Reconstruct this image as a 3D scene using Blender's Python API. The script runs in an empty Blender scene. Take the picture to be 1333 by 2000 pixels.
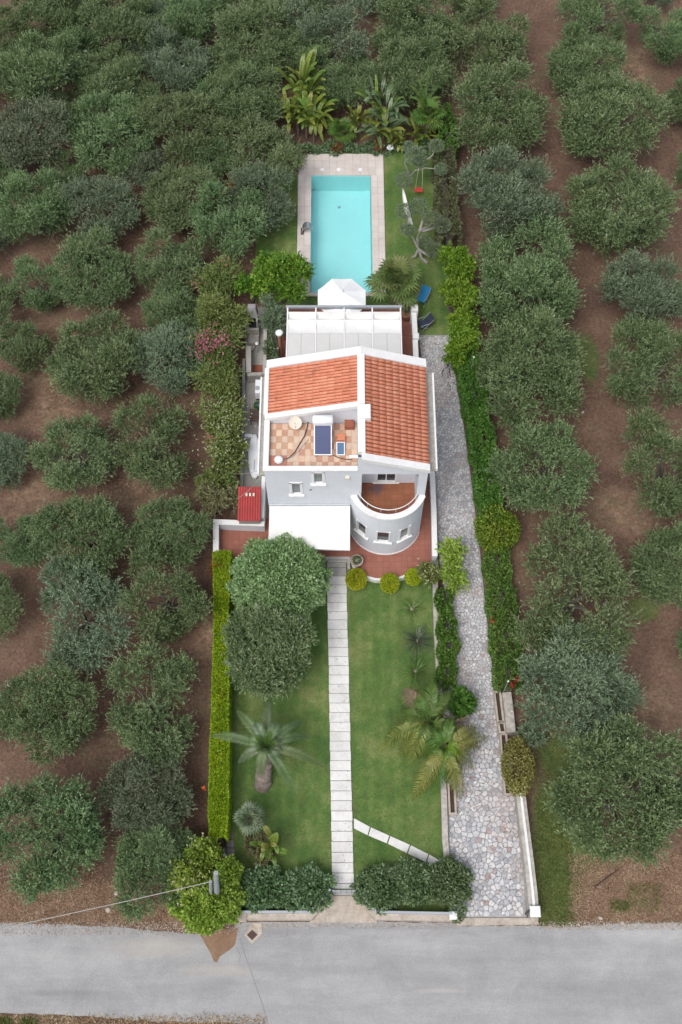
import bpy, math, random
import numpy as np
from mathutils import Vector, Matrix

# ------------------------------------------------------------------ camera, world, sun, exposure
W_PX, H_PX, FPX, CAM_H, PITCH = 1333.0, 2000.0, 2200.0, 52.0, math.radians(64.5)
scene = bpy.context.scene
COL = scene.collection
cam_data = bpy.data.cameras.new('camera')
cam = bpy.data.objects.new('camera', cam_data)
COL.objects.link(cam)
scene.camera = cam
cam_data.sensor_fit = 'VERTICAL'
cam_data.sensor_height = 24.0
cam_data.sensor_width = 16.0
cam_data.lens = 24.0 * FPX / H_PX
cam_data.clip_start = 0.5
cam_data.clip_end = 3000
cam.location = (0, 0, CAM_H)
cam.rotation_euler = (math.pi / 2 - PITCH, 0, 0)

world = bpy.data.worlds.new('World')
scene.world = world
world.use_nodes = True
wn, wl = world.node_tree.nodes, world.node_tree.links
for n in list(wn): wn.remove(n)
sky = wn.new('ShaderNodeTexSky')
sky.sky_type = 'NISHITA'
sky.sun_disc = False
SUN_EL, SUN_AZ = math.radians(60), math.radians(215)
sky.sun_elevation = SUN_EL
sky.sun_rotation = SUN_AZ
sky.dust_density = 3.0
hs = wn.new('ShaderNodeHueSaturation'); hs.inputs['Saturation'].default_value = 0.36
bg = wn.new('ShaderNodeBackground'); bg.inputs['Strength'].default_value = 0.15
wo = wn.new('ShaderNodeOutputWorld')
wl.new(sky.outputs[0], hs.inputs['Color']); wl.new(hs.outputs[0], bg.inputs['Color']); wl.new(bg.outputs[0], wo.inputs['Surface'])
sun_data = bpy.data.lights.new('sun', 'SUN')
sun_data.energy = 1.25
sun_data.angle = math.radians(30)
sun_data.color = (1.0, 0.975, 0.94)
sun = bpy.data.objects.new('sun', sun_data)
COL.objects.link(sun)
sdir = Vector((math.sin(SUN_AZ) * math.cos(SUN_EL), math.cos(SUN_AZ) * math.cos(SUN_EL), math.sin(SUN_EL)))
sun.rotation_euler = sdir.to_track_quat('Z', 'Y').to_euler()
sun.location = (0, 0, 80)
scene.view_settings.view_transform = 'Standard'
scene.view_settings.look = 'None'
scene.view_settings.gamma = 1
scene.view_settings.use_curve_mapping = False
scene.view_settings.exposure = 0.35
scene.render.engine = 'CYCLES'
scene.cycles.max_bounces = 6
scene.cycles.diffuse_bounces = 3
scene.cycles.transparent_max_bounces = 6

# ------------------------------------------------------------------ geometry of the view: where pixels meet real planes
CT, ST = math.cos(PITCH), math.sin(PITCH)
def ray(px, py):
    a, b = (px - W_PX / 2) / FPX, (H_PX / 2 - py) / FPX
    return Vector((a, CT + b * ST, -ST + b * CT))
def P(px, py, z=0.0):
    r = ray(px, py); t = (z - CAM_H) / r.z
    return Vector((r.x * t, r.y * t, z))
def F(px, py, Y):
    r = ray(px, py); t = Y / r.y
    return Vector((r.x * t, Y, CAM_H + r.z * t))
def SC(px, py, z=0.0):                       # pixels per metre there
    r = ray(px, py); return FPX / ((z - CAM_H) / r.z)
def PL(pts, z): return [P(x, y, z) for x, y in pts]

rng = np.random.default_rng(7)
R = random.Random(11)

# ------------------------------------------------------------------ materials
def lin(c):
    return tuple(((v / 255) / 12.92 if v / 255 <= 0.04045 else ((v / 255 + 0.055) / 1.055) ** 2.4) for v in c)
MATS = {}
def _mk(name):
    m = bpy.data.materials.new(name); m.use_nodes = True
    nt = m.node_tree
    b = nt.nodes.get('Principled BSDF')
    MATS[name] = m
    return m, nt, b
def _noise(nt, scale, detail=4, rough=0.6, vec=None, dist=0.0):
    n = nt.nodes.new('ShaderNodeTexNoise'); n.inputs['Scale'].default_value = scale
    n.inputs['Detail'].default_value = detail; n.inputs['Roughness'].default_value = rough
    n.inputs['Distortion'].default_value = dist
    if vec is not None: nt.links.new(vec, n.inputs['Vector'])
    return n.outputs['Fac']
def _ramp(nt, fac, stops):
    r = nt.nodes.new('ShaderNodeValToRGB'); nt.links.new(fac, r.inputs[0])
    e = r.color_ramp.elements
    while len(e) < len(stops): e.new(0.5)
    for i, (p, c) in enumerate(stops):
        e[i].position = p; e[i].color = (c[0], c[1], c[2], 1)
    return r.outputs[0]
def _mix(nt, fac, a, b, mode='MIX'):
    m = nt.nodes.new('ShaderNodeMix'); m.data_type = 'RGBA'; m.blend_type = mode
    for s, v in ((m.inputs[0], fac), (m.inputs[6], a), (m.inputs[7], b)):
        if isinstance(v, (int, float)): s.default_value = v
        elif isinstance(v, tuple): s.default_value = (*v, 1)
        else: nt.links.new(v, s)
    return m.outputs[2]
def _math(nt, op, a, b=None, c=None, clamp=False):
    m = nt.nodes.new('ShaderNodeMath'); m.operation = op; m.use_clamp = clamp
    for s, v in zip(m.inputs, (a, b, c)):
        if v is None: continue
        if isinstance(v, (int, float)): s.default_value = v
        else: nt.links.new(v, s)
    return m.outputs[0]
def _pos(nt):
    return nt.nodes.new('ShaderNodeNewGeometry').outputs['Position']
def _bump(nt, b, h, strength=0.4, dist=0.03):
    n = nt.nodes.new('ShaderNodeBump'); n.inputs['Strength'].default_value = strength; n.inputs['Distance'].default_value = dist
    nt.links.new(h, n.inputs['Height']); nt.links.new(n.outputs[0], b.inputs['Normal'])
def mat(name, c1, c2=None, scale=1.5, rough=0.8, fine=18, fineamt=0.25, bump=0.25, metallic=0.0, obj_rand=0.0, dirt=None, dirt_amt=0.5, dirt_scale=0.8, streak=0):
    """two-tone surface with a broad stain, a fine grain and optional dirt patches"""
    if name in MATS: return MATS[name]
    m, nt, b = _mk(name)
    c2 = c2 or tuple(v * 0.8 for v in c1)
    pos = _pos(nt)
    col = _ramp(nt, _noise(nt, scale, 5, 0.65, pos), [(0.3, c2), (0.68, c1)])
    f = _noise(nt, fine, 3, 0.7, pos)
    g = _ramp(nt, f, [(0.25, (1 - fineamt,) * 3), (0.75, (1 + fineamt * 0.0,) * 3)])
    col = _mix(nt, 1.0, col, g, 'MULTIPLY')
    if dirt:
        d = _ramp(nt, _noise(nt, dirt_scale, 6, 0.7, pos, 0.4), [(0.5, (0, 0, 0)), (0.72, (dirt_amt,) * 3)])
        col = _mix(nt, d, col, dirt)
    if streak:
        mp = nt.nodes.new('ShaderNodeMapping'); mp.inputs['Scale'].default_value = (2.6, 2.6, 0.22); nt.links.new(pos, mp.inputs['Vector'])
        k_ = _ramp(nt, _noise(nt, 1.6, 6, 0.75, mp.outputs[0]), [(0.48, (0, 0, 0)), (0.8, (streak,) * 3)])
        col = _mix(nt, k_, col, (0.33, 0.32, 0.30))
    if obj_rand:
        oi = nt.nodes.new('ShaderNodeObjectInfo')
        k = _ramp(nt, oi.outputs['Random'], [(0.0, (1 - obj_rand,) * 3), (1.0, (1 + obj_rand * 0.3,) * 3)])
        col = _mix(nt, 1.0, col, k, 'MULTIPLY')
    nt.links.new(col, b.inputs['Base Color'])
    b.inputs['Roughness'].default_value = rough
    b.inputs['Metallic'].default_value = metallic
    if bump: _bump(nt, b, f, bump, 0.02)
    return m
def leafmat(name, dark, mid, light, trans=0.2, rough=0.55, clump=0.9, objv=0.12):
    """leaf colour: a random value per leaf plus broad clumps, a little different on each plant"""
    if name in MATS: return MATS[name]
    m, nt, b = _mk(name)
    at = nt.nodes.new('ShaderNodeAttribute'); at.attribute_name = 'rnd'
    n = _noise(nt, clump, 3, 0.6, _pos(nt))
    v = _math(nt, 'ADD', _math(nt, 'MULTIPLY', at.outputs['Fac'], 0.55), _math(nt, 'MULTIPLY', _math(nt, 'SUBTRACT', n, 0.25), 0.9), clamp=True)
    col = _ramp(nt, v, [(0.08, dark), (0.5, mid), (0.95, light)])
    oi = nt.nodes.new('ShaderNodeObjectInfo')
    h = nt.nodes.new('ShaderNodeHueSaturation')
    nt.links.new(_math(nt, 'ADD', _math(nt, 'MULTIPLY', oi.outputs['Random'], 0.04), 0.480), h.inputs['Hue'])
    nt.links.new(_math(nt, 'ADD', _math(nt, 'MULTIPLY', oi.outputs['Random'], objv * 2), 1 - objv), h.inputs['Value'])
    nt.links.new(col, h.inputs['Color'])
    nt.links.new(h.outputs[0], b.inputs['Base Color'])
    b.inputs['Roughness'].default_value = rough
    tr = nt.nodes.new('ShaderNodeBsdfTranslucent'); nt.links.new(h.outputs[0], tr.inputs['Color'])
    mx = nt.nodes.new('ShaderNodeMixShader'); mx.inputs[0].default_value = trans
    out = nt.nodes.get('Material Output')
    nt.links.new(b.outputs[0], mx.inputs[1]); nt.links.new(tr.outputs[0], mx.inputs[2]); nt.links.new(mx.outputs[0], out.inputs['Surface'])
    return m

M = {}
M['white_wall'] = mat('white_wall', (0.70, 0.72, 0.76), (0.62, 0.65, 0.70), 0.7, 0.85, 30, 0.05, 0.08, streak=0.17)
M['white_cope'] = mat('white_cope', (0.84, 0.84, 0.84), (0.72, 0.71, 0.69), 1.6, 0.8, 14, 0.12, 0.1, dirt=(0.5, 0.47, 0.42), dirt_amt=0.35, dirt_scale=1.6)
M['weathered'] = mat('weathered', (0.55, 0.52, 0.47), (0.33, 0.31, 0.28), 2.2, 0.9, 12, 0.35, 0.4, dirt=(0.16, 0.15, 0.12), dirt_amt=0.7, dirt_scale=2.2)
M['frame_white'] = mat('frame_white', (0.8, 0.8, 0.8), (0.76, 0.76, 0.76), 2, 0.45, 30, 0.03, 0)
M['canvas'] = mat('canvas', (0.79, 0.78, 0.76), (0.71, 0.70, 0.68), 0.6, 0.9, 9, 0.05, 0.1, dirt=(0.5, 0.47, 0.42), dirt_amt=0.3, dirt_scale=1.2)
M['parasol_cloth'] = mat('parasol_cloth', (0.86, 0.86, 0.86), (0.82, 0.82, 0.82), 0.9, 0.9, 9, 0.03, 0.1)
M['canvas_grey'] = mat('canvas_grey', (0.62, 0.61, 0.59), (0.56, 0.55, 0.53), 0.8, 0.9, 9, 0.05, 0.1)
M['grey_metal'] = mat('grey_metal', (0.42, 0.44, 0.47), (0.36, 0.38, 0.41), 2, 0.5, 25, 0.08, 0, 0.3)
M['dark_metal'] = mat('dark_metal', (0.06, 0.065, 0.07), (0.04, 0.04, 0.045), 3, 0.5, 25, 0.1, 0, 0.3)
M['steel'] = mat('steel', (0.6, 0.62, 0.65), (0.5, 0.52, 0.55), 2, 0.3, 25, 0.08, 0, 0.8)
M['glass'] = mat('glass', (0.03, 0.04, 0.05), (0.05, 0.055, 0.06), 1.5, 0.12, 6, 0.1, 0)
M['glass_grey'] = mat('glass_grey', (0.20, 0.22, 0.23), (0.14, 0.16, 0.17), 1.5, 0.2, 6, 0.1, 0)
M['collector'] = mat('collector', (0.035, 0.055, 0.16), (0.03, 0.045, 0.13), 1.2, 0.25, 20, 0.15, 0)
M['pv'] = mat('pv', (0.09, 0.17, 0.30), (0.06, 0.12, 0.24), 1.2, 0.25, 20, 0.15, 0)
M['tile_pan'] = mat('tile_pan', (0.34, 0.105, 0.06), (0.24, 0.07, 0.042), 1.2, 0.85, 8, 0.3, 0.2)  # darker than the tiles; groove shade between rows put into the colour
M['brick_red'] = mat('brick_red', (0.36, 0.12, 0.07), (0.26, 0.08, 0.05), 4, 0.85, 20, 0.2, 0.3)
M['terracotta'] = mat('terracotta', (0.42, 0.20, 0.12), (0.32, 0.15, 0.09), 3, 0.85, 20, 0.2, 0.2)
M['stone_pot'] = mat('stone_pot', (0.5, 0.42, 0.36), (0.38, 0.31, 0.26), 4, 0.9, 20, 0.2, 0.3)
M['conc'] = mat('conc', (0.40, 0.38, 0.35), (0.30, 0.285, 0.26), 0.9, 0.9, 12, 0.15, 0.3, dirt=(0.16, 0.15, 0.12), dirt_amt=0.5)
M['conc_grey'] = mat('conc_grey', (0.30, 0.29, 0.29), (0.22, 0.21, 0.21), 1.5, 0.9, 12, 0.15, 0.3)
M['slab'] = mat('slab', (0.80, 0.79, 0.77), (0.68, 0.67, 0.645), 1.1, 0.85, 9, 0.10, 0.15, obj_rand=0.09, dirt=(0.42, 0.39, 0.33), dirt_amt=0.5, dirt_scale=1.6)
M['slab_old'] = mat('slab_old', (0.50, 0.48, 0.46), (0.36, 0.35, 0.33), 2, 0.85, 9, 0.15, 0.2)
M['coping'] = mat('coping', (0.70, 0.63, 0.585), (0.60, 0.53, 0.49), 0.7, 0.85, 8, 0.12, 0.15, obj_rand=0.07, dirt=(0.42, 0.36, 0.33), dirt_amt=0.35)
M['joint'] = mat('joint', (0.46, 0.41, 0.37), (0.38, 0.33, 0.3), 2, 0.95)
M['pool_in'] = mat('pool_in', (0.50, 0.76, 0.765), (0.45, 0.72, 0.73), 0.25, 0.6, 3, 0.05, 0)
M['stone_wall'] = mat('stone_wall', (0.60, 0.56, 0.51), (0.40, 0.37, 0.33), 3, 0.9, 7, 0.35, 0.6, dirt=(0.2, 0.18, 0.15), dirt_amt=0.6, dirt_scale=2.5)
M['beige_wall'] = mat('beige_wall', (0.58, 0.51, 0.44), (0.42, 0.35, 0.29), 1.8, 0.9, 7, 0.25, 0.4, dirt=(0.22, 0.19, 0.16), dirt_amt=0.6, dirt_scale=2.5)
M['bark'] = mat('bark', (0.20, 0.175, 0.15), (0.10, 0.085, 0.07), 4, 0.95, 14, 0.4, 0.7)
M['bark_pale'] = mat('bark_pale', (0.40, 0.37, 0.34), (0.25, 0.23, 0.21), 4, 0.95, 14, 0.3, 0.6)
M['palm_bark'] = mat('palm_bark', (0.33, 0.27, 0.23), (0.19, 0.155, 0.13), 5, 0.95, 9, 0.4, 0.8)
M['wood'] = mat('wood', (0.17, 0.10, 0.06), (0.10, 0.06, 0.035), 5, 0.8, 20, 0.3, 0.3)
M['red_metal'] = mat('red_metal', (0.42, 0.05, 0.045), (0.32, 0.04, 0.04), 2, 0.6, 15, 0.15, 0.1)
M['red_plastic'] = mat('red_plastic', (0.62, 0.06, 0.04), (0.55, 0.05, 0.035), 3, 0.45, 20, 0.05, 0)
M['blue_fabric'] = mat('blue_fabric', (0.03, 0.27, 0.55), (0.025, 0.22, 0.46), 3, 0.8, 20, 0.1, 0)
M['navy_fabric'] = mat('navy_fabric', (0.04, 0.05, 0.09), (0.03, 0.035, 0.06), 3, 0.8, 20, 0.1, 0)
M['white_plastic'] = mat('white_plastic', (0.80, 0.81, 0.83), (0.74, 0.76, 0.79), 1.5, 0.5, 20, 0.05, 0)
M['cream_plastic'] = mat('cream_plastic', (0.72, 0.65, 0.55), (0.66, 0.59, 0.49), 1.5, 0.6, 20, 0.08, 0)
M['cable'] = mat('cable', (0.10, 0.045, 0.035), (0.06, 0.03, 0.025), 5, 0.7, 20, 0.1, 0)
M['cable_pale'] = mat('cable_pale', (0.42, 0.40, 0.37), (0.34, 0.32, 0.3), 5, 0.7, 20, 0.1, 0)
M['iron_rust'] = mat('iron_rust', (0.11, 0.06, 0.05), (0.07, 0.04, 0.035), 6, 0.8, 30, 0.3, 0.4)
M['soot_pit_shade'] = mat('soot_pit_shade', (0.02, 0.02, 0.022), (0.012, 0.012, 0.013), 3, 0.9)
M['planter_soil'] = mat('planter_soil', (0.10, 0.065, 0.045), (0.06, 0.04, 0.03), 4, 1.0, 14, 0.4, 0.8)
M['pot_soil'] = M['planter_soil']
M['pole_grey'] = mat('pole_grey', (0.36, 0.38, 0.39), (0.28, 0.30, 0.31), 3, 0.8, 20, 0.2, 0.2)
M['paver_grey'] = mat('paver_grey', (0.27, 0.25, 0.25), (0.21, 0.195, 0.195), 3, 0.9, 15, 0.15, 0.3, obj_rand=0.08)

def tile_material():
    m, nt, b = _mk('roof_tile_clay')
    pos = _pos(nt)
    oi = nt.nodes.new('ShaderNodeObjectInfo')
    at = nt.nodes.new('ShaderNodeAttribute'); at.attribute_name = 'rnd'
    v = _math(nt, 'ADD', oi.outputs['Random'], at.outputs['Fac'])
    v = _math(nt, 'FRACT', v)
    n = _noise(nt, 0.55, 5, 0.7, pos, 0.3)
    v2 = _math(nt, 'ADD', _math(nt, 'MULTIPLY', v, 0.22), _math(nt, 'MULTIPLY', n, 0.85), clamp=True)
    col = _ramp(nt, v2, [(0.2, (0.44, 0.15, 0.085)), (0.5, (0.62, 0.225, 0.13)), (0.85, (0.74, 0.34, 0.22))])
    d = _ramp(nt, _noise(nt, 1.3, 6, 0.75, pos), [(0.56, (0, 0, 0)), (0.8, (0.65,) * 3)])
    col = _mix(nt, d, col, (0.17, 0.075, 0.05))
    nt.links.new(col, b.inputs['Base Color']); b.inputs['Roughness'].default_value = 0.85
    _bump(nt, b, _noise(nt, 25, 3, 0.7, pos), 0.3, 0.01)
    return m
M['roof_tile'] = tile_material()

def checker_material(name, light, mid, dark):
    m, nt, b = _mk(name)
    oi = nt.nodes.new('ShaderNodeObjectInfo')
    col = _ramp(nt, oi.outputs['Random'], [(0.0, light), (0.55, mid), (1.0, dark)])
    g = _ramp(nt, _noise(nt, 5, 5, 0.7, _pos(nt)), [(0.25, (0.82,) * 3), (0.75, (1.05,) * 3)])
    col = _mix(nt, 1.0, col, g, 'MULTIPLY')
    nt.links.new(col, b.inputs['Base Color']); b.inputs['Roughness'].default_value = 0.8
    return m
M['tile_light'] = checker_material('tile_light', (0.66, 0.44, 0.32), (0.62, 0.47, 0.36), (0.70, 0.52, 0.38))
M['tile_mid'] = checker_material('tile_mid', (0.52, 0.31, 0.20), (0.50, 0.27, 0.19), (0.56, 0.35, 0.22))
M['tile_red'] = checker_material('tile_red', (0.50, 0.20, 0.13), (0.46, 0.19, 0.13), (0.52, 0.22, 0.15))

def red_floor(name, c1, c2, stain=None):
    m, nt, b = _mk(name)
    pos = _pos(nt)
    col = _ramp(nt, _noise(nt, 0.9, 5, 0.7, pos), [(0.3, c2), (0.7, c1)])
    br = nt.nodes.new('ShaderNodeTexBrick'); nt.links.new(pos, br.inputs['Vector'])
    br.offset = 0.0; br.inputs['Scale'].default_value = 1.0; br.inputs['Brick Width'].default_value = 0.3
    br.inputs['Row Height'].default_value = 0.3; br.inputs['Mortar Size'].default_value = 0.010
    br.inputs['Color1'].default_value = (1, 1, 1, 1); br.inputs['Color2'].default_value = (0.86, 0.86, 0.86, 1); br.inputs['Mortar'].default_value = (0.7, 0.7, 0.7, 1)
    col = _mix(nt, 1.0, col, br.outputs['Color'], 'MULTIPLY')
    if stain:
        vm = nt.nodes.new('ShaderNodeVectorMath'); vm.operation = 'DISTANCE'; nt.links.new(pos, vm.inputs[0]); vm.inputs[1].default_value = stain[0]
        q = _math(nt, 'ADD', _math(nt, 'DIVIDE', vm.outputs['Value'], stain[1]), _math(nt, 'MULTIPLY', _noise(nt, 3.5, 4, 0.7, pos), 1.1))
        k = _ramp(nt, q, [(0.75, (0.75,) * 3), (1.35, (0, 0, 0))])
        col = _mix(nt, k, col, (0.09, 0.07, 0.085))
    nt.links.new(col, b.inputs['Base Color']); b.inputs['Roughness'].default_value = 0.8
    return m

def blob_field(nt, pos, blobs, wob=0.5, wscale=0.35, soft=0.45):
    """mask that is 1 inside a few irregular world-space patches"""
    total = None
    nz = _noise(nt, wscale, 6, 0.7, pos)
    sep = nt.nodes.new('ShaderNodeSeparateXYZ'); nt.links.new(pos, sep.inputs[0])
    for (cx, cy, rx, ry) in blobs:
        ax = _math(nt, 'POWER', _math(nt, 'ABSOLUTE', _math(nt, 'DIVIDE', _math(nt, 'SUBTRACT', sep.outputs[0], cx), rx)), 2)
        ay = _math(nt, 'POWER', _math(nt, 'ABSOLUTE', _math(nt, 'DIVIDE', _math(nt, 'SUBTRACT', sep.outputs[1], cy), ry)), 2)
        dd = _math(nt, 'SQRT', _math(nt, 'ADD', ax, ay))
        dd = _math(nt, 'ADD', dd, _math(nt, 'MULTIPLY', _math(nt, 'SUBTRACT', nz, 0.5), wob * 3))
        k = _ramp(nt, dd, [(1 - soft, (1, 1, 1)), (1.0, (0, 0, 0))])
        total = k if total is None else _mix(nt, 1.0, total, k, 'LIGHTEN')
    return total
def blob(px, py, rx, ry):
    c = P(px, py); s = SC(px, py); return (c.x, c.y, rx / s, ry / (s * 0.88))

def ground_material():
    m, nt, b = _mk('grove_soil'); pos = _pos(nt)
    soil = _ramp(nt, _noise(nt, 0.35, 7, 0.7, pos), [(0.25, (0.085, 0.050, 0.036)), (0.5, (0.165, 0.096, 0.066)), (0.75, (0.26, 0.165, 0.11))])
    straw = _ramp(nt, _noise(nt, 1.3, 7, 0.75, pos), [(0.3, (0.22, 0.135, 0.085)), (0.55, (0.34, 0.225, 0.145)), (0.8, (0.50, 0.37, 0.25))])
    weeds = _ramp(nt, _noise(nt, 1.1, 6, 0.7, pos), [(0.3, (0.065, 0.11, 0.028)), (0.7, (0.17, 0.20, 0.065))])
    sm = blob_field(nt, pos, [blob(120, 760, 140, 90), blob(235, 970, 90, 80), blob(150, 1775, 360, 52), blob(1240, 1740, 170, 90), blob(265, 380, 30, 60),
                              blob(1220, 1000, 80, 60), blob(400, 1260, 30, 60), blob(380, 790, 40, 40), blob(1230, 130, 60, 60), blob(160, 330, 30, 30),
                              blob(1290, 1400, 60, 60), blob(60, 975, 70, 50)], 0.5, 0.45, 0.5)
    wm = blob_field(nt, pos, [blob(1085, 1660, 52, 170), blob(1100, 1480, 60, 60), blob(1130, 1640, 60, 60), blob(1150, 700, 25, 60), blob(1255, 1190, 40, 30)], 0.35, 0.5, 0.4)
    n2 = _ramp(nt, _noise(nt, 0.16, 5, 0.65, pos), [(0.5, (0, 0, 0)), (0.75, (0.45,) * 3)])
    brk = _ramp(nt, _noise(nt, 1.6, 8, 0.8, pos, 0.6), [(0.36, (0.0,) * 3), (0.62, (.95,) * 3)])
    col = _mix(nt, n2, soil, straw)
    col = _mix(nt, _mix(nt, 1.0, sm, brk, 'MULTIPLY'), col, straw)
    moss = _ramp(nt, _noise(nt, 0.5, 7, 0.75, pos), [(0.52, (0, 0, 0)), (0.68, (0.6,) * 3)])
    col = _mix(nt, moss, col, (0.125, 0.125, 0.060))
    col = _mix(nt, wm, col, weeds)
    f = _noise(nt, 6, 6, 0.8, pos)
    col = _mix(nt, 1.0, col, _ramp(nt, f, [(0.3, (0.42,) * 3), (0.7, (1.3,) * 3)]), 'MULTIPLY')
    nt.links.new(col, b.inputs['Base Color']); b.inputs['Roughness'].default_value = 0.95
    _bump(nt, b, f, 0.8, 0.08)
    return m
def lawn_material():
    m, nt, b = _mk('lawn_grass'); pos = _pos(nt)
    a = _ramp(nt, _noise(nt, 0.45, 5, 0.7, pos), [(0.32, (0.052, 0.122, 0.022)), (0.5, (0.112, 0.192, 0.042)), (0.68, (0.23, 0.265, 0.09))])
    f = _noise(nt, 12, 6, 0.8, pos)
    a = _mix(nt, 1.0, a, _ramp(nt, f, [(0.25, (0.55,) * 3), (0.75, (1.2,) * 3)]), 'MULTIPLY')
    w = nt.nodes.new('ShaderNodeTexWave'); w.inputs['Scale'].default_value = 0.55; w.inputs['Distortion'].default_value = 1.5; w.inputs['Detail'].default_value = 3
    nt.links.new(pos, w.inputs['Vector'])
    a = _mix(nt, 1.0, a, _ramp(nt, w.outputs['Fac'], [(0.0, (0.93,) * 3), (1.0, (1.06,) * 3)]), 'MULTIPLY')
    dry = _ramp(nt, _noise(nt, 0.8, 6, 0.75, pos), [(0.52, (0, 0, 0)), (0.74, (0.6,) * 3)])
    a = _mix(nt, dry, a, (0.17, 0.155, 0.055))
    nt.links.new(a, b.inputs['Base Color']); b.inputs['Roughness'].default_value = 0.9
    _bump(nt, b, f, 0.7, 0.05)
    return m
def road_material():
    m, nt, b = _mk('worn_asphalt'); pos = _pos(nt)
    mp = nt.nodes.new('ShaderNodeMapping'); mp.inputs['Scale'].default_value = (0.10, 0.7, 1); nt.links.new(pos, mp.inputs['Vector'])
    a = _ramp(nt, _noise(nt, 1.0, 5, 0.6, mp.outputs[0]), [(0.3, (0.285, 0.283, 0.285)), (0.5, (0.355, 0.352, 0.352)), (0.75, (0.45, 0.445, 0.44))])
    n2 = _ramp(nt, _noise(nt, 0.5, 8, 0.75, pos, .5), [(0.3, (0.80,) * 3), (0.7, (1.08,) * 3)])
    a = _mix(nt, 1.0, a, n2, 'MULTIPLY')
    f = _noise(nt, 22, 4, 0.8, pos)
    a = _mix(nt, 1.0, a, _ramp(nt, f, [(0.3, (0.76,) * 3), (0.7, (1.10,) * 3)]), 'MULTIPLY')
    dirt = blob_field(nt, pos, [blob(430, 1895, 90, 14), blob(300, 1850, 110, 22), blob(860, 1935, 60, 5)], 0.35, 0.8, 0.7)
    a = _mix(nt, _mix(nt, 1.0, dirt, (0.35, 0.35, 0.35), 'MULTIPLY'), a, (0.48, 0.42, 0.36))
    # dark streaks and patches beside the kerb
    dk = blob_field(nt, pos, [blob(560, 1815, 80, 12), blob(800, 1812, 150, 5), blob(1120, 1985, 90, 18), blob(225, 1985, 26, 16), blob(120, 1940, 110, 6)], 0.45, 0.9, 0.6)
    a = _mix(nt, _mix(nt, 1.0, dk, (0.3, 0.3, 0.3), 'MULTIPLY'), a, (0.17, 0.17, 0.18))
    nt.links.new(a, b.inputs['Base Color']); b.inputs['Roughness'].default_value = 0.85
    _bump(nt, b, f, 0.35, 0.015)
    return m
def stone_material():
    m, nt, b = _mk('paving_stone'); pos = _pos(nt)
    at = nt.nodes.new('ShaderNodeAttribute'); at.attribute_name = 'rnd'
    oi = nt.nodes.new('ShaderNodeObjectInfo')
    v = _math(nt, 'FRACT', _math(nt, 'ADD', at.outputs['Fac'], _math(nt, 'MULTIPLY', oi.outputs['Random'], 3.7)))
    col = _ramp(nt, v, [(0.0, (0.40, 0.41, 0.43)), (0.3, (0.56, 0.56, 0.57)), (0.75, (0.74, 0.73, 0.72)), (0.95, (0.66, 0.61, 0.59)), (1.0, (0.42, 0.32, 0.30))])
    pink = _ramp(nt, _noise(nt, 0.45, 4, 0.6, pos), [(0.52, (0, 0, 0)), (0.66, (0.5,) * 3)])
    col = _mix(nt, pink, col, (0.52, 0.40, 0.36))
    f = _noise(nt, 9, 5, 0.75, pos)
    col = _mix(nt, 1.0, col, _ramp(nt, _noise(nt, 2.2, 6, 0.8, pos), [(0.3, (0.74, 0.74, 0.78)), (0.65, (1.05,) * 3)]), 'MULTIPLY')
    col = _mix(nt, 1.0, col, _ramp(nt, f, [(0.25, (0.62,) * 3), (0.7, (1.08,) * 3)]), 'MULTIPLY')
    nt.links.new(col, b.inputs['Base Color']); b.inputs['Roughness'].default_value = 0.85
    _bump(nt, b, f, 0.4, 0.02)
    return m
def water_material():
    m, nt, b = _mk('pool_water')
    nt.nodes.remove(b)
    tr = nt.nodes.new('ShaderNodeBsdfTransparent'); tr.inputs[0].default_value = (0.80, 0.985, 0.99, 1)
    gl = nt.nodes.new('ShaderNodeBsdfGlossy'); gl.inputs['Roughness'].default_value = 0.08
    fr = nt.nodes.new('ShaderNodeFresnel'); fr.inputs[0].default_value = 1.33
    n = nt.nodes.new('ShaderNodeBump'); n.inputs['Strength'].default_value = 0.5; n.inputs['Distance'].default_value = 0.08
    nt.links.new(_noise(nt, 2.5, 3, 0.6, _pos(nt)), n.inputs['Height'])
    nt.links.new(n.outputs[0], gl.inputs['Normal']); nt.links.new(n.outputs[0], fr.inputs['Normal'])
    mx = nt.nodes.new('ShaderNodeMixShader'); nt.links.new(fr.outputs[0], mx.inputs[0]); nt.links.new(tr.outputs[0], mx.inputs[1]); nt.links.new(gl.outputs[0], mx.inputs[2])
    nt.links.new(mx.outputs[0], nt.nodes.get('Material Output').inputs['Surface'])
    return m
M['ground'] = ground_material(); M['lawn'] = lawn_material(); M['road'] = road_material(); M['stone'] = stone_material(); M['water'] = water_material()
M['drive_bed'] = mat('drive_bed', (0.44, 0.43, 0.42), (0.30, 0.29, 0.29), 2, 0.95, 10, 0.3, 0.4)
M['patch_dirt'] = mat('patch_dirt', (0.30, 0.19, 0.12), (0.22, 0.13, 0.08), 1.5, 0.95, 8, 0.3, 0.5)
M['red_terrace'] = red_floor('red_terrace', (0.36, 0.145, 0.10), (0.27, 0.10, 0.07))

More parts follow.
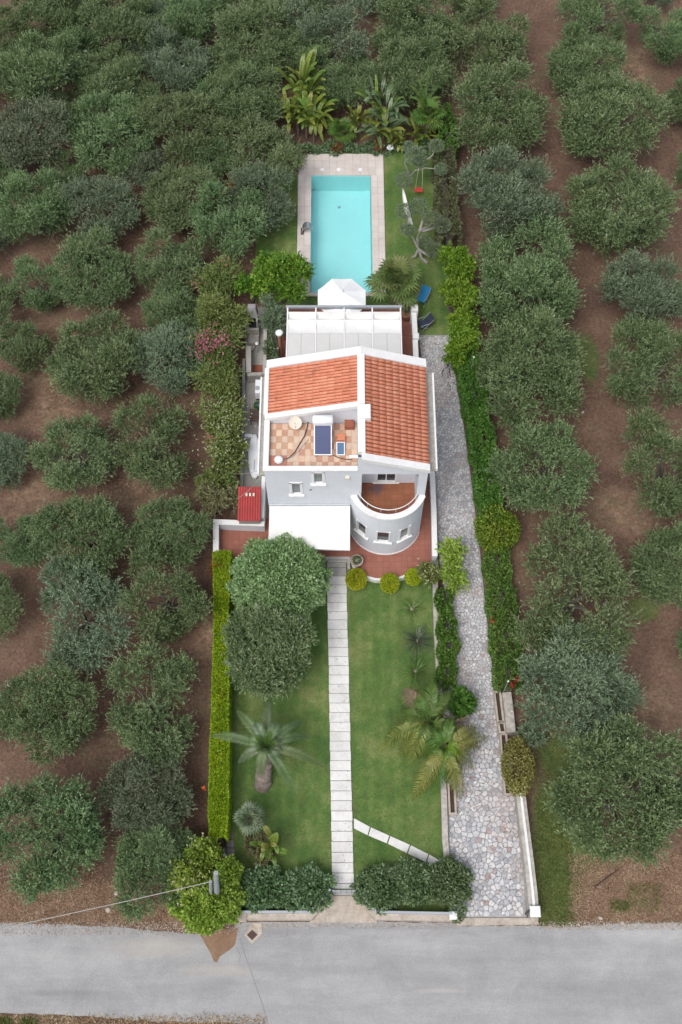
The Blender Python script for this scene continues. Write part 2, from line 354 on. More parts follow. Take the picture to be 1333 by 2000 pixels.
L = {}
L['olive'] = leafmat('olive_leaf', (0.064, 0.106, 0.040), (0.154, 0.225, 0.092), (0.32, 0.40, 0.20), 0.2, 0.5)
L['olive_grey'] = leafmat('olive_leaf_grey', (0.075, 0.112, 0.06), (0.165, 0.22, 0.125), (0.31, 0.37, 0.235), 0.2, 0.5)
L['olive_garden'] = leafmat('garden_olive_leaf', (0.08, 0.135, 0.05), (0.175, 0.265, 0.115), (0.35, 0.45, 0.24), 0.2, 0.5)
L['round_tree'] = leafmat('round_tree_leaf', (0.11, 0.20, 0.07), (0.24, 0.37, 0.15), (0.40, 0.52, 0.27), 0.2, 0.5)
L['hedge'] = leafmat('lime_hedge_leaf', (0.14, 0.25, 0.008), (0.27, 0.41, 0.012), (0.44, 0.55, 0.03), 0.25)
L['topiary'] = leafmat('topiary_leaf', (0.20, 0.27, 0.008), (0.38, 0.46, 0.018), (0.54, 0.60, 0.04), 0.25)
L['citrus'] = leafmat('citrus_leaf', (0.05, 0.12, 0.01), (0.13, 0.24, 0.02), (0.30, 0.38, 0.04), 0.25)
L['lime_tree'] = leafmat('lime_tree_leaf', (0.06, 0.15, 0.01), (0.14, 0.28, 0.02), (0.29, 0.42, 0.04), 0.25)
L['vine'] = leafmat('vine_leaf', (0.035, 0.10, 0.014), (0.075, 0.19, 0.025), (0.16, 0.30, 0.05), 0.2)
L['vine_mid'] = leafmat('hedge_leaf_mixed', (0.04, 0.09, 0.014), (0.09, 0.18, 0.026), (0.19, 0.28, 0.055), 0.2)
L['hedge_dry'] = leafmat('hedge_leaf_pale', (0.06, 0.08, 0.035), (0.13, 0.15, 0.07), (0.24, 0.25, 0.12), 0.2)
L['oleander'] = leafmat('oleander_leaf', (0.085, 0.115, 0.025), (0.18, 0.225, 0.06), (0.31, 0.35, 0.12), 0.2)
L['oleander_dull'] = leafmat('oleander_leaf_dull', (0.11, 0.105, 0.045), (0.22, 0.21, 0.10), (0.34, 0.32, 0.17), 0.2)
L['dark_shrub'] = leafmat('dark_shrub_leaf', (0.055, 0.10, 0.035), (0.125, 0.20, 0.08), (0.28, 0.37, 0.22), 0.15, 0.4)
L['big_bush'] = leafmat('big_bush_leaf', (0.10, 0.19, 0.02), (0.24, 0.38, 0.04), (0.48, 0.58, 0.14), 0.25)
L['variegated'] = leafmat('variegated_leaf', (0.09, 0.10, 0.02), (0.22, 0.20, 0.05), (0.45, 0.42, 0.16), 0.2)
L['autumn'] = leafmat('orange_leaf', (0.12, 0.07, 0.02), (0.28, 0.11, 0.02), (0.42, 0.18, 0.03), 0.2)
L['palm'] = leafmat('palm_leaflet', (0.075, 0.105, 0.055), (0.13, 0.175, 0.095), (0.21, 0.26, 0.15), 0.15)
L['palm_green2'] = leafmat('palm_leaflet_fresh', (0.065, 0.11, 0.045), (0.12, 0.185, 0.075), (0.20, 0.27, 0.12), 0.15)
L['palm_yellow'] = leafmat('palm_leaflet_yellow', (0.10, 0.12, 0.022), (0.21, 0.23, 0.05), (0.37, 0.36, 0.10), 0.2)
L['palm_green'] = leafmat('palm_leaflet_green', (0.05, 0.10, 0.015), (0.10, 0.18, 0.03), (0.19, 0.28, 0.06), 0.2)
L['fan'] = leafmat('fan_palm_leaf', (0.06, 0.095, 0.02), (0.13, 0.175, 0.045), (0.24, 0.28, 0.10), 0.2)
L['banana'] = leafmat('banana_leaf', (0.06, 0.12, 0.015), (0.13, 0.21, 0.03), (0.27, 0.33, 0.07), 0.25, 0.4)
L['banana_yellow'] = leafmat('banana_leaf_yellow', (0.09, 0.13, 0.02), (0.20, 0.24, 0.035), (0.33, 0.34, 0.07), 0.25, 0.4)
L['banana_grey'] = leafmat('banana_leaf_grey', (0.06, 0.10, 0.04), (0.12, 0.18, 0.08), (0.24, 0.29, 0.17), 0.2, 0.4)
L['agave'] = leafmat('agave_leaf', (0.04, 0.06, 0.035), (0.085, 0.11, 0.06), (0.17, 0.19, 0.10), 0.1, 0.4)
L['dry'] = leafmat('dry_frond', (0.17, 0.12, 0.07), (0.28, 0.21, 0.13), (0.40, 0.31, 0.20), 0.1, 0.7)
L['fl_pink'] = leafmat('pink_flower', (0.30, 0.09, 0.10), (0.46, 0.16, 0.17), (0.6, 0.28, 0.28), 0.2)
L['fl_white'] = leafmat('white_flower', (0.34, 0.40, 0.20), (0.50, 0.54, 0.33), (0.66, 0.68, 0.48), 0.2)
L['fl_red'] = leafmat('red_flower', (0.45, 0.05, 0.02), (0.6, 0.08, 0.03), (0.7, 0.14, 0.05), 0.2)
L['fl_orange'] = leafmat('orange_flower', (0.35, 0.12, 0.03), (0.45, 0.17, 0.04), (0.5, 0.22, 0.06), 0.2)
L['fl_cream'] = leafmat('cream_flower', (0.35, 0.37, 0.16), (0.5, 0.5, 0.25), (0.6, 0.6, 0.36), 0.2)
L['straw'] = leafmat('straw_blade', (0.22, 0.13, 0.075), (0.40, 0.28, 0.17), (0.60, 0.47, 0.32), 0.1, 0.9)
L['weed'] = leafmat('weed_blade', (0.06, 0.11, 0.02), (0.14, 0.19, 0.045), (0.27, 0.30, 0.09), 0.2, 0.8)
L['litter'] = leafmat('soil_litter', (0.07, 0.045, 0.035), (0.18, 0.11, 0.075), (0.36, 0.27, 0.19), 0.05, 0.95)
L['lawn_blade'] = leafmat('lawn_blade', (0.05, 0.11, 0.016), (0.10, 0.175, 0.03), (0.20, 0.245, 0.065), 0.2, 0.8, 0.5)

# ------------------------------------------------------------------ mesh helpers
class MB:
    def __init__(s): s.v = []; s.f = []
    def add(s, vs, fs):
        o = len(s.v); s.v += [tuple(v) for v in vs]; s.f += [tuple(i + o for i in f) for f in fs]; return s
    def box(s, x0, x1, y0, y1, z0, z1):
        return s.add([(x0, y0, z0), (x1, y0, z0), (x1, y1, z0), (x0, y1, z0), (x0, y0, z1), (x1, y0, z1), (x1, y1, z1), (x0, y1, z1)],
                     [(3, 2, 1, 0), (4, 5, 6, 7), (0, 1, 5, 4), (1, 2, 6, 5), (2, 3, 7, 6), (3, 0, 4, 7)])
    def bev(s, x0, x1, y0, y1, z0, z1, b=0.01):
        return s.add([(x0, y0, z0), (x1, y0, z0), (x1, y1, z0), (x0, y1, z0), (x0, y0, z1 - b), (x1, y0, z1 - b), (x1, y1, z1 - b), (x0, y1, z1 - b),
                      (x0 + b, y0 + b, z1), (x1 - b, y0 + b, z1), (x1 - b, y1 - b, z1), (x0 + b, y1 - b, z1)],
                     [(8, 9, 10, 11), (0, 1, 5, 4), (1, 2, 6, 5), (2, 3, 7, 6), (3, 0, 4, 7), (4, 5, 9, 8), (5, 6, 10, 9), (6, 7, 11, 10), (7, 4, 8, 11)])
    def prism(s, pts, z0, z1, top_in=0.0):
        pts = [Vector((p[0], p[1])) for p in pts]
        a = sum(pts[i].x * pts[(i + 1) % len(pts)].y - pts[(i + 1) % len(pts)].x * pts[i].y for i in range(len(pts)))
        if a < 0: pts = pts[::-1]
        n = len(pts); c = sum(pts, Vector((0, 0))) / n
        top = [p + (c - p).normalized() * top_in if (c - p).length > top_in * 2 else p for p in pts]
        return s.add([(p.x, p.y, z0) for p in pts] + [(p.x, p.y, z1) for p in top],
                     [tuple(range(n, 2 * n)), tuple(range(n - 1, -1, -1))] + [(i, (i + 1) % n, n + (i + 1) % n, n + i) for i in range(n)])
    def sheet(s, pts, z):
        pts = [(p[0], p[1]) for p in pts]
        a = sum(pts[i][0] * pts[(i + 1) % len(pts)][1] - pts[(i + 1) % len(pts)][0] * pts[i][1] for i in range(len(pts)))
        if a < 0: pts = pts[::-1]
        return s.add([(p[0], p[1], z) for p in pts], [tuple(range(len(pts)))])
    def hexa(s, b, t):           # bottom 4, top 4 (ccw from above)
        return s.add(list(b) + list(t), [(3, 2, 1, 0), (4, 5, 6, 7), (0, 1, 5, 4), (1, 2, 6, 5), (2, 3, 7, 6), (3, 0, 4, 7)])
    def tube(s, pts, r, n=8, cap=True):
        pts = [Vector(p) for p in pts]; rs = r if isinstance(r, (list, tuple)) else [r] * len(pts)
        rings = []; prev = None
        for i, p in enumerate(pts):
            d = (pts[min(i + 1, len(pts) - 1)] - pts[max(i - 1, 0)]).normalized()
            u = d.cross(Vector((0, 0, 1)))
            if u.length < 0.05: u = d.cross(Vector((1, 0, 0)))
            u.normalize()
            if prev is not None:
                u = (prev - d * prev.dot(d)).normalized() if (prev - d * prev.dot(d)).length > 0.05 else u
            prev = u; w = d.cross(u)
            rings.append([p + (u * math.cos(2 * math.pi * k / n) + w * math.sin(2 * math.pi * k / n)) * rs[i] for k in range(n)])
        vs = [v for g in rings for v in g]; fs = []
        for i in range(len(pts) - 1):
            for k in range(n): fs.append((i * n + k, i * n + (k + 1) % n, (i + 1) * n + (k + 1) % n, (i + 1) * n + k))
        if cap: fs += [tuple(range(n - 1, -1, -1)), tuple(range((len(pts) - 1) * n, len(pts) * n))]
        return s.add(vs, fs)
    def lathe(s, c, prof, n=20, sx=1, sy=1):   # prof: (radius, z)
        vs = []; fs = []
        for r, z in prof:
            for k in range(n):
                a = 2 * math.pi * k / n; vs.append((c[0] + r * math.cos(a) * sx, c[1] + r * math.sin(a) * sy, c[2] + z))
        for i in range(len(prof) - 1):
            for k in range(n): fs.append((i * n + k, i * n + (k + 1) % n, (i + 1) * n + (k + 1) % n, (i + 1) * n + k))
        fs += [tuple(range(n - 1, -1, -1)), tuple(range((len(prof) - 1) * n, len(prof) * n))]
        return s.add(vs, fs)
    def wall(s, line, w, z0, z1):  # wall along a polyline (centre line), width w
        pts = [Vector((p[0], p[1])) for p in line]; l = []; r = []
        for i, p in enumerate(pts):
            a = (pts[i] - pts[i - 1]).normalized() if i else None
            b = (pts[i + 1] - pts[i]).normalized() if i < len(pts) - 1 else None
            d = ((a or b) + (b or a)).normalized(); nrm = Vector((-d.y, d.x)); k = 1 / max(0.4, nrm.dot(Vector((-(b or a).y, (b or a).x))))
            l.append(p + nrm * w / 2 * k); r.append(p - nrm * w / 2 * k)
        z1s = z1 if isinstance(z1, (list, tuple)) else [z1] * len(pts)
        n = len(pts); vs = []
        for i in range(n): vs += [(l[i].x, l[i].y, z0), (r[i].x, r[i].y, z0), (r[i].x, r[i].y, z1s[i]), (l[i].x, l[i].y, z1s[i])]
        fs = [(0, 3, 2, 1), ((n - 1) * 4, (n - 1) * 4 + 1, (n - 1) * 4 + 2, (n - 1) * 4 + 3)]
        for i in range(n - 1):
            a, b = i * 4, i * 4 + 4
            fs += [(a + 1, a + 2, b + 2, b + 1), (a + 3, a, b, b + 3), (a + 2, a + 3, b + 3, b + 2)]
        return s.add(vs, fs)

def set_props(o, label=None, cat=None, group=None, kind=None):
    if label: o['label'] = label
    if cat: o['category'] = cat
    if group: o['group'] = group
    if kind: o['kind'] = kind
    return o
def wloc(o):
    v = Vector((0, 0, 0))
    while o is not None: v += o.location; o = o.parent
    return v
def thing(name, loc, label, cat, group=None):
    o = bpy.data.objects.new(name, None); COL.objects.link(o); o.location = loc; o.empty_display_size = 0.3
    return set_props(o, label, cat, group)
def link(name, me, m, parent=None, loc=(0, 0, 0)):
    if m and not me.materials: me.materials.append(m)
    o = bpy.data.objects.new(name, me); COL.objects.link(o); o.location = loc
    if parent is not None: o.parent = parent
    return o
def part(name, mb, m, parent, label=None, kind=None, smooth=False):
    """mesh given in world coordinates, stored relative to its parent"""
    off = wloc(parent) if parent is not None else Vector((0, 0, 0))
    if parent is None:
        a = np.array(mb.v); off = Vector((float((a[:, 0].min() + a[:, 0].max()) / 2), float((a[:, 1].min() + a[:, 1].max()) / 2), float(a[:, 2].min())))
    me = bpy.data.meshes.new(name)
    me.from_pydata([(v[0] - off.x, v[1] - off.y, v[2] - off.z) for v in mb.v], [], mb.f); me.update()
    if smooth: me.polygons.foreach_set('use_smooth', [True] * len(me.polygons))
    o = link(name, me, m, parent, off if parent is None else (0, 0, 0))
    return set_props(o, label, None, None, kind)
def solo(name, mb, m, label, cat, group=None, smooth=False):
    o = part(name, mb, m, None, smooth=smooth); return set_props(o, label, cat, group)
def struct(name, mb, m):
    o = part(name, mb, m, None); o['kind'] = 'structure'; return o
def copy_tree(o, parent=None):
    c = o.copy(); COL.objects.link(c); c.parent = parent
    for ch in [x for x in o.children]: copy_tree(ch, c)
    return c
def quads(name, V, rnd=None):
    """V: (n,4,3) array -> mesh of loose quads with a random value each"""
    n = len(V); me = bpy.data.meshes.new(name)
    me.vertices.add(n * 4); me.vertices.foreach_set('co', np.ascontiguousarray(V, dtype=np.float32).ravel())
    me.loops.add(n * 4); me.loops.foreach_set('vertex_index', np.arange(n * 4, dtype=np.int32))
    me.polygons.add(n); me.polygons.foreach_set('loop_start', np.arange(0, n * 4, 4, dtype=np.int32))
    me.update(calc_edges=True)
    at = me.attributes.new('rnd', 'FLOAT', 'FACE')
    at.data.foreach_set('value', (rng.random(n) if rnd is None else rnd).astype(np.float32))
    return me
def unit(a): return a / np.maximum(np.linalg.norm(a, axis=-1, keepdims=True), 1e-6)
def rdir(n): return unit(rng.normal(size=(n, 3)))
def leaves(base, d, length, width, fold=None):
    """rhombic leaves at base, pointing along d"""
    n = len(base); d = unit(d); s = unit(np.cross(d, rdir(n)))
    l = np.broadcast_to(length, (n,))[:, None]; w = np.broadcast_to(width, (n,))[:, None]
    mid = base + d * l * 0.45
    return np.stack([base, mid + s * w / 2, base + d * l, mid - s * w / 2], 1)
def leafpart(name, V, m, parent=None, loc=None, rnd=None):
    off = np.array(wloc(parent)) if parent is not None else np.array(loc if loc is not None else (0, 0, 0))
    me = quads(name, V - off, rnd)
    return link(name, me, m, parent, (0, 0, 0) if parent is not None else tuple(off))

# ---- crown generators
def lumpy(n_lumps, rad, zc, r_lump, shoots, per, ll, lw, up=0.5, spread=0.45):
    """feathery crown: lumps in an ellipsoid, shoots outwards, leaves along each shoot"""
    rx, ry, rz = rad; out = []
    for i in range(n_lumps):
        t = rdir(1)[0]; t[2] = abs(t[2]) * 1.0 - 0.25
        k = rng.uniform(0.45, 0.9) if i > 2 else 0.2
        c = np.array([t[0] * rx * k, t[1] * ry * k, zc + t[2] * rz * k])
        lr = rng.uniform(*r_lump) * (rx + ry) / 2
        ns = int(shoots * rng.uniform(0.7, 1.3))
        d = unit(rdir(ns) + np.array([t[0] * 0.5, t[1] * 0.5, up]))
        st = c + d * lr * rng.uniform(0.15, 0.75, (ns, 1)) + rng.normal(size=(ns, 3)) * lr * 0.13
        sl = lr * rng.uniform(0.45, 0.95, ns)
        d2 = unit(d + rng.normal(size=(ns, 3)) * 0.22)
        tt = np.linspace(0.05, 1.0, per)
        base = st[:, None, :] + d2[:, None, :] * (sl[:, None] * tt[None, :])[..., None]
        base[..., 2] -= (tt[None, :] ** 2 * 0.12 * sl[:, None])
        dd = unit(d2[:, None, :] * 0.9 + rng.normal(size=(ns, per, 3)) * spread)
        out.append(leaves(base.reshape(-1, 3), dd.reshape(-1, 3), ll * rng.uniform(0.7, 1.25, ns * per), lw))
    V = np.concatenate(out); V[..., 0] *= 1.0; q = np.percentile(np.hypot(V[:, 0, 0] / rx, V[:, 0, 1] / ry), 95); V[..., :2] /= q
    return V
def olive_crown(R0, seed, nl=10, h=1.6, zc=2.1, dens=1.0, ll=.115, lw=.042, asp=1.0, upw=.75):
    """several separate billowing sub-crowns, each clad in short upright sprays; new growth at the tips is paler"""
    r_ = np.random.default_rng(seed); V = []; T = []; cs = []
    tries = 0
    while len(cs) < nl and tries < 4000:
        tries += 1
        a = r_.uniform(0, 6.283); k = math.sqrt(r_.uniform(0.0, 1)) * .74; lr = r_.uniform(.23, .40) * R0
        c = np.array([math.cos(a) * k * R0, math.sin(a) * k * R0, zc + h * (.40 * (1 - k * 1.1) + r_.uniform(-.34, .36))]); c[:2] *= np.array([1.0, asp])
        if all(np.linalg.norm((c - q)[:2]) > (lr + l2) * .62 for q, l2 in cs): cs.append((c, lr))
    low = [(np.array([math.cos(a) * R0 * .55, math.sin(a) * R0 * .55, zc - h * .42]), R0 * .26) for a in r_.uniform(0, 6.28, 5)]
    for c, lr in cs + low:
        ns = int(270 * dens * (lr / (.32 * R0)) ** 2)
        d = unit(r_.normal(size=(ns, 3)) + np.array([c[0] / R0 * .5, c[1] / R0 * .5, .45]))
        b = 1 + .16 * np.sin(d[:, 0] * 5 + c[0] * 3) * np.cos(d[:, 1] * 5 + c[1] * 3) + .1 * np.sin(d[:, 2] * 7 + c[0])
        st = c + d * (lr * b * r_.uniform(.45, .88, ns))[:, None] * np.array([1, 1, .85])
        sl = r_.uniform(.2, .62, ns); d2 = unit(d * .8 + r_.normal(size=(ns, 3)) * .3 + np.array([0, 0, upw])); per = 11
        tt = np.linspace(.0, 1.0, per); base = st[:, None, :] + d2[:, None, :] * (sl[:, None] * tt)[..., None]
        dd = unit(d2[:, None, :] + r_.normal(size=(ns, per, 3)) * .5)
        V.append(leaves(base.reshape(-1, 3), dd.reshape(-1, 3), ll * r_.uniform(.7, 1.3, ns * per), lw))
        T.append(np.clip((r_.uniform(0, .55, (ns, 1)) + tt[None, :] * .3 + r_.uniform(-.15, .2, (ns, per))), 0, 1).reshape(-1))
    V = np.concatenate(V); T = np.concatenate(T); q = np.percentile(np.abs(V[:, 0, 0]), 96); V[..., :2] *= R0 / q * .93
    k = V[:, 0, 2] > .35
    return V[k], T[k], [c for c, l in cs]
def shell(n, c, rad, ll, lw, lumpf=0.18, zmin=-1.0, seed=0, thick=0.22, outw=0.7, k=3.0):
    """leaves over a bumpy ellipsoid shell with some depth"""
    d = rdir(int(n * 1.6)); d = d[d[:, 2] > zmin][:n]
    ph = rng.uniform(0, 6.28, 6)
    b = 1 + lumpf * (np.sin(d[:, 0] * k + ph[0]) * np.cos(d[:, 1] * k * 1.2 + ph[1]) + 0.6 * np.sin(d[:, 2] * k * 1.6 + ph[2] + d[:, 0] * 2 * k) + 0.5 * np.sin(d[:, 1] * k * 2.6 + ph[3]) * np.sin(d[:, 0] * k * 2.3 + ph[4]))
    r = b * (1 - thick * rng.random(len(d)) ** 1.5)
    p = np.array(c) + d * np.array(rad) * r[:, None]
    nd = unit(d * outw + rdir(len(d)) * 0.8 + np.array([0, 0, 0.15]))
    return leaves(p, nd, ll * rng.uniform(0.7, 1.3, len(d)), lw)
def trunk_mb(h, r, targets, base=(0, 0, 0), bend=0.25):
    mb = MB(); b = Vector(base)
    top = b + Vector((R.uniform(-bend, bend), R.uniform(-bend, bend), h))
    mb.tube([b + Vector((0, 0, -0.1)), b + Vector((0, 0, 0.05)), (b + top) / 2 + Vector((R.uniform(-.08, .08), R.uniform(-.08, .08), 0)), top], [r * 1.5, r * 1.25, r * 0.95, r * 0.85], 8)
    for t in targets:
        t = b + Vector(t); mid = top.lerp(t, 0.5) + Vector((R.uniform(-.15, .15), R.uniform(-.15, .15), R.uniform(0, .2)))
        mb.tube([top - Vector((0, 0, 0.1)), mid, t], [r * 0.65, r * 0.4, r * 0.15], 6)
    return mb
def limb_targets(n, R0, z0, z1):
    a0 = R.uniform(0, 6.28)
    return [(math.cos(a0 + 6.283 * i / n + R.uniform(-.3, .3)) * R0 * R.uniform(.5, .9), math.sin(a0 + 6.283 * i / n) * R0 * R.uniform(.5, .9), R.uniform(z0, z1)) for i in range(n)]

# ------------------------------------------------------------------ the ground, road, lawns
gm = MB()
ZC = 0.12
co = [P(582, 300, ZC), P(749, 302, ZC), P(755, 578, ZC), P(581, 578, ZC)]
wa = [P(608, 342, ZC), P(724.5, 343, ZC), P(730, 571, ZC), P(607, 571, ZC)]
HX0, HX1, HY0, HY1 = wa[3].x - .06, wa[2].x + .06, wa[2].y - .06, wa[0].y + .06
for (a, b, c, d) in ((-700, HX0, -300, 1400), (HX1, 700, -300, 1400), (HX0, HX1, -300, HY0), (HX0, HX1, HY1, 1400)):
    gm.add([(a, c, 0), (b, c, 0), (b, d, 0), (a, d, 0)], [(0, 1, 2, 3)])
struct('ground', gm, M['ground'])
def wavy_edge(px0, px1, y, amp, n, seed):
    r = random.Random(seed); out = []
    for i in range(n + 1):
        t = i / n; x = px0 + (px1 - px0) * t
        yy = y(x) if callable(y) else y
        out.append((x, yy + amp * (math.sin(t * 23 + seed) * .4 + math.sin(t * 61 + seed * 2) * .3 + r.uniform(-.5, .5))))
    return out
def edge_top(x):
    pts = [(-900, 1803), (0, 1803), (120, 1806), (240, 1812), (330, 1822), (390, 1828), (462, 1812), (470, 1799), (600, 1799), (886, 1801), (895, 1808), (1050, 1810), (1100, 1813), (1180, 1806), (1333, 1803), (2300, 1803)]
    for a, b in zip(pts, pts[1:]):
        if a[0] <= x <= b[0]: return a[1] + (b[1] - a[1]) * (x - a[0]) / (b[0] - a[0])
    return 1803
def edge_bot(x):
    if x < 0: return 1978
    if x < 480: return 1980 + 20 * (x / 480) ** 1.2
    return 2000 + (x - 480) * 0.03
top = wavy_edge(-900, 2300, edge_top, 3, 220, 3); bot = wavy_edge(-900, 2300, edge_bot, 4, 160, 5)
rd = MB(); tp = PL(top, 0.012); bp = PL(bot, 0.012)
rd.sheet([(-300, tp[0].y)] + [(p.x, p.y) for p in tp] + [(300, tp[-1].y), (300, bp[-1].y)] + [(p.x, p.y) for p in bp[::-1]] + [(-300, bp[0].y)], 0.012)
road = struct('road', rd, M['road'])
# earth showing through the broken asphalt edge
dm = MB(); dm.sheet(PL([(388, 1822), (415, 1817), (440, 1814), (466, 1812), (462, 1832), (459, 1846), (448, 1856), (430, 1868), (424, 1880), (418, 1878), (412, 1862), (402, 1845), (395, 1832)], 0.02), 0.018)
struct('bare_earth', dm, M['patch_dirt'])
# cracks in the asphalt
ck = MB()
for line, w in (([(470, 1832), (478, 1862), (490, 1895), (502, 1930), (513, 1962), (526, 2004)], 0.035), ([(462, 1850), (470, 1866), (468, 1880)], 0.025), ([(561, 1804), (562, 1828), (540, 1831), (516, 1829)], 0.03)):
    ck.wall([P(x, y) for x, y in line], w, 0.014, 0.0165)
o = part('asphalt_crack', ck, M['conc_grey'], None); o['kind'] = 'stuff'; set_props(o, 'thin dark cracks crossing the grey asphalt below the drain cover')
for ch in (o,): ch['category'] = 'cracks'

# lawns
lw = MB(); lw.prism(PL([(430, 1072), (640, 1080), (850, 1088), (852, 1150), (853, 1300), (862, 1480), (873, 1690), (900, 1782), (740, 1782), (690, 1742), (650, 1742), (605, 1782), (462, 1782), (446, 1650)], 0), -0.05, 0.03)
struct('front_lawn', lw, M['lawn'])
lw = MB(); yt_, yb2_ = P(0, 285).y, P(0, 661).y
lw.sheet([(P(500, 285).x, yt_), (HX0, yt_), (HX0, yb2_), (P(560, 661).x, yb2_), tuple(P(500, 560))[:2]], 0.03)
lw.sheet([(HX1, yt_), (P(868, 285).x, yt_), tuple(P(872, 450))[:2], (P(882, 661).x, yb2_), (HX1, yb2_)], 0.03)
lw.sheet([(HX0, HY1), (HX1, HY1), (HX1, yt_), (HX0, yt_)], 0.03)
lw.sheet([(HX0, yb2_), (HX1, yb2_), (HX1, HY0), (HX0, HY0)], 0.03)
struct('back_lawn', lw, M['lawn'])

# ------------------------------------------------------------------ garden path of concrete slabs
path_root = thing('garden_path', P(660, 1420), '', '')
for k in ('label', 'category'):
    if k in path_root: del path_root[k]
path_root['kind'] = 'structure'
ys = [1093, 1109.5, 1126, 1143, 1160, 1177.5, 1195, 1211.5, 1230, 1247.5, 1265, 1283, 1300.5, 1319, 1337, 1355, 1373.5, 1392.2, 1411, 1429.6, 1448, 1467.4, 1486, 1505.5, 1525, 1545, 1564, 1584, 1603.7, 1623.8, 1644, 1664.6, 1685, 1705, 1725.5, 1736]
def pe(y): return 638.9 + (y - 1109) * 0.01703, 676.6 + (y - 1109) * 0.0247
bed = MB(); bed.prism([P(pe(1093)[0] + 1, 1093), P(pe(1093)[1] - 1, 1093), P(pe(1736)[1] - 1, 1736), P(pe(1736)[0] + 1, 1736)], 0.0, 0.04)
part('path_bed', bed, M['planter_soil'], path_root)
for i, (a, b) in enumerate(zip(ys, ys[1:])):
    g = 0.7 + 0.25 * (a > 1500)
    j = R.uniform(-0.5, 0.5)
    pts = [P(pe(a)[0] + j, a + g), P(pe(a)[1] + j, a + g * R.uniform(.7, 1.2)), P(pe(b)[1] + j, b), P(pe(b)[0] + j, b)]
    mb = MB(); mb.prism(pts, 0.035, 0.085 + R.uniform(0, .006), 0.008)
    o = part('path_slab', mb, M['slab_old'] if i < 2 else M['slab'], path_root)
    if i < 2: o['label'] = 'darker grey slab at the foot of the terrace'
up = [(691, 1598), (724, 1616), (762, 1633), (802, 1651), (838, 1669), (868, 1686)]
lo = [(691, 1618), (719, 1632), (757, 1648), (796, 1667), (833, 1685), (862, 1702)]
for i in range(5):
    def lp(a, b, t): return (a[0] + (b[0] - a[0]) * t, a[1] + (b[1] - a[1]) * t)
    mb = MB(); mb.prism([P(*lp(up[i], up[i + 1], .02)), P(*lp(up[i], up[i + 1], .975)), P(*lp(lo[i], lo[i + 1], .975)), P(*lp(lo[i], lo[i + 1], .02))], 0.0, 0.075, 0.008)
    part('stepping_slab', mb, M['slab'], path_root)

# ------------------------------------------------------------------ stone driveway
DL = [(655, 818), (720, 826), (850, 842), (950, 852), (1085, 857), (1150, 868), (1300, 872), (1345, 866), (1480, 867), (1600, 873), (1690, 879), (1792, 893)]
DR = [(655, 880), (740, 890), (830, 906), (910, 917), (980, 926), (1080, 938), (1180, 948), (1280, 959), (1345, 966), (1420, 976), (1500, 986), (1556, 991), (1560, 1015), (1640, 1022), (1792, 1029)]
def itp(tab, y):
    if y <= tab[0][0]: return tab[0][1]
    for a, b in zip(tab, tab[1:]):
        if y <= b[0]: return a[1] + (b[1] - a[1]) * (y - a[0]) / (b[0] - a[0])
    return tab[-1][1]
drive = thing('driveway', P(930, 1500), '', '')
for k in ('label', 'category'):
    if k in drive: del drive[k]
drive['kind'] = 'structure'
bed = MB(); yy = [655, 700, 760, 830, 910, 980, 1085, 1150, 1220, 1300, 1345, 1420, 1480, 1556, 1560, 1640, 1700, 1792]
bed.prism(PL([(itp(DL, y), y) for y in yy] + [(itp(DR, y), y) for y in yy[::-1]], 0), -0.02, 0.035)
part('drive_bed', bed, M['drive_bed'], drive)
edgeL = [P(x, y) for y, x in DL]; edgeR = [P(x, y) for y, x in DR]
def xat(edge, Y):
    for a, b in zip(edge, edge[1:]):
        if b.y <= Y <= a.y: return a.x + (b.x - a.x) * (a.y - Y) / max(1e-6, a.y - b.y)
    return edge[-1].x
def clip(poly, p, n):
    out = []; m = len(poly)
    for i in range(m):
        a, b = poly[i], poly[(i + 1) % m]; da, db = (a - p).dot(n), (b - p).dot(n)
        if da <= 0: out.append(a)
        if (da < 0) != (db < 0) and abs(da - db) > 1e-9: out.append(a + (b - a) * (da / (da - db)))
    return out
stones = []; rs = random.Random(5)
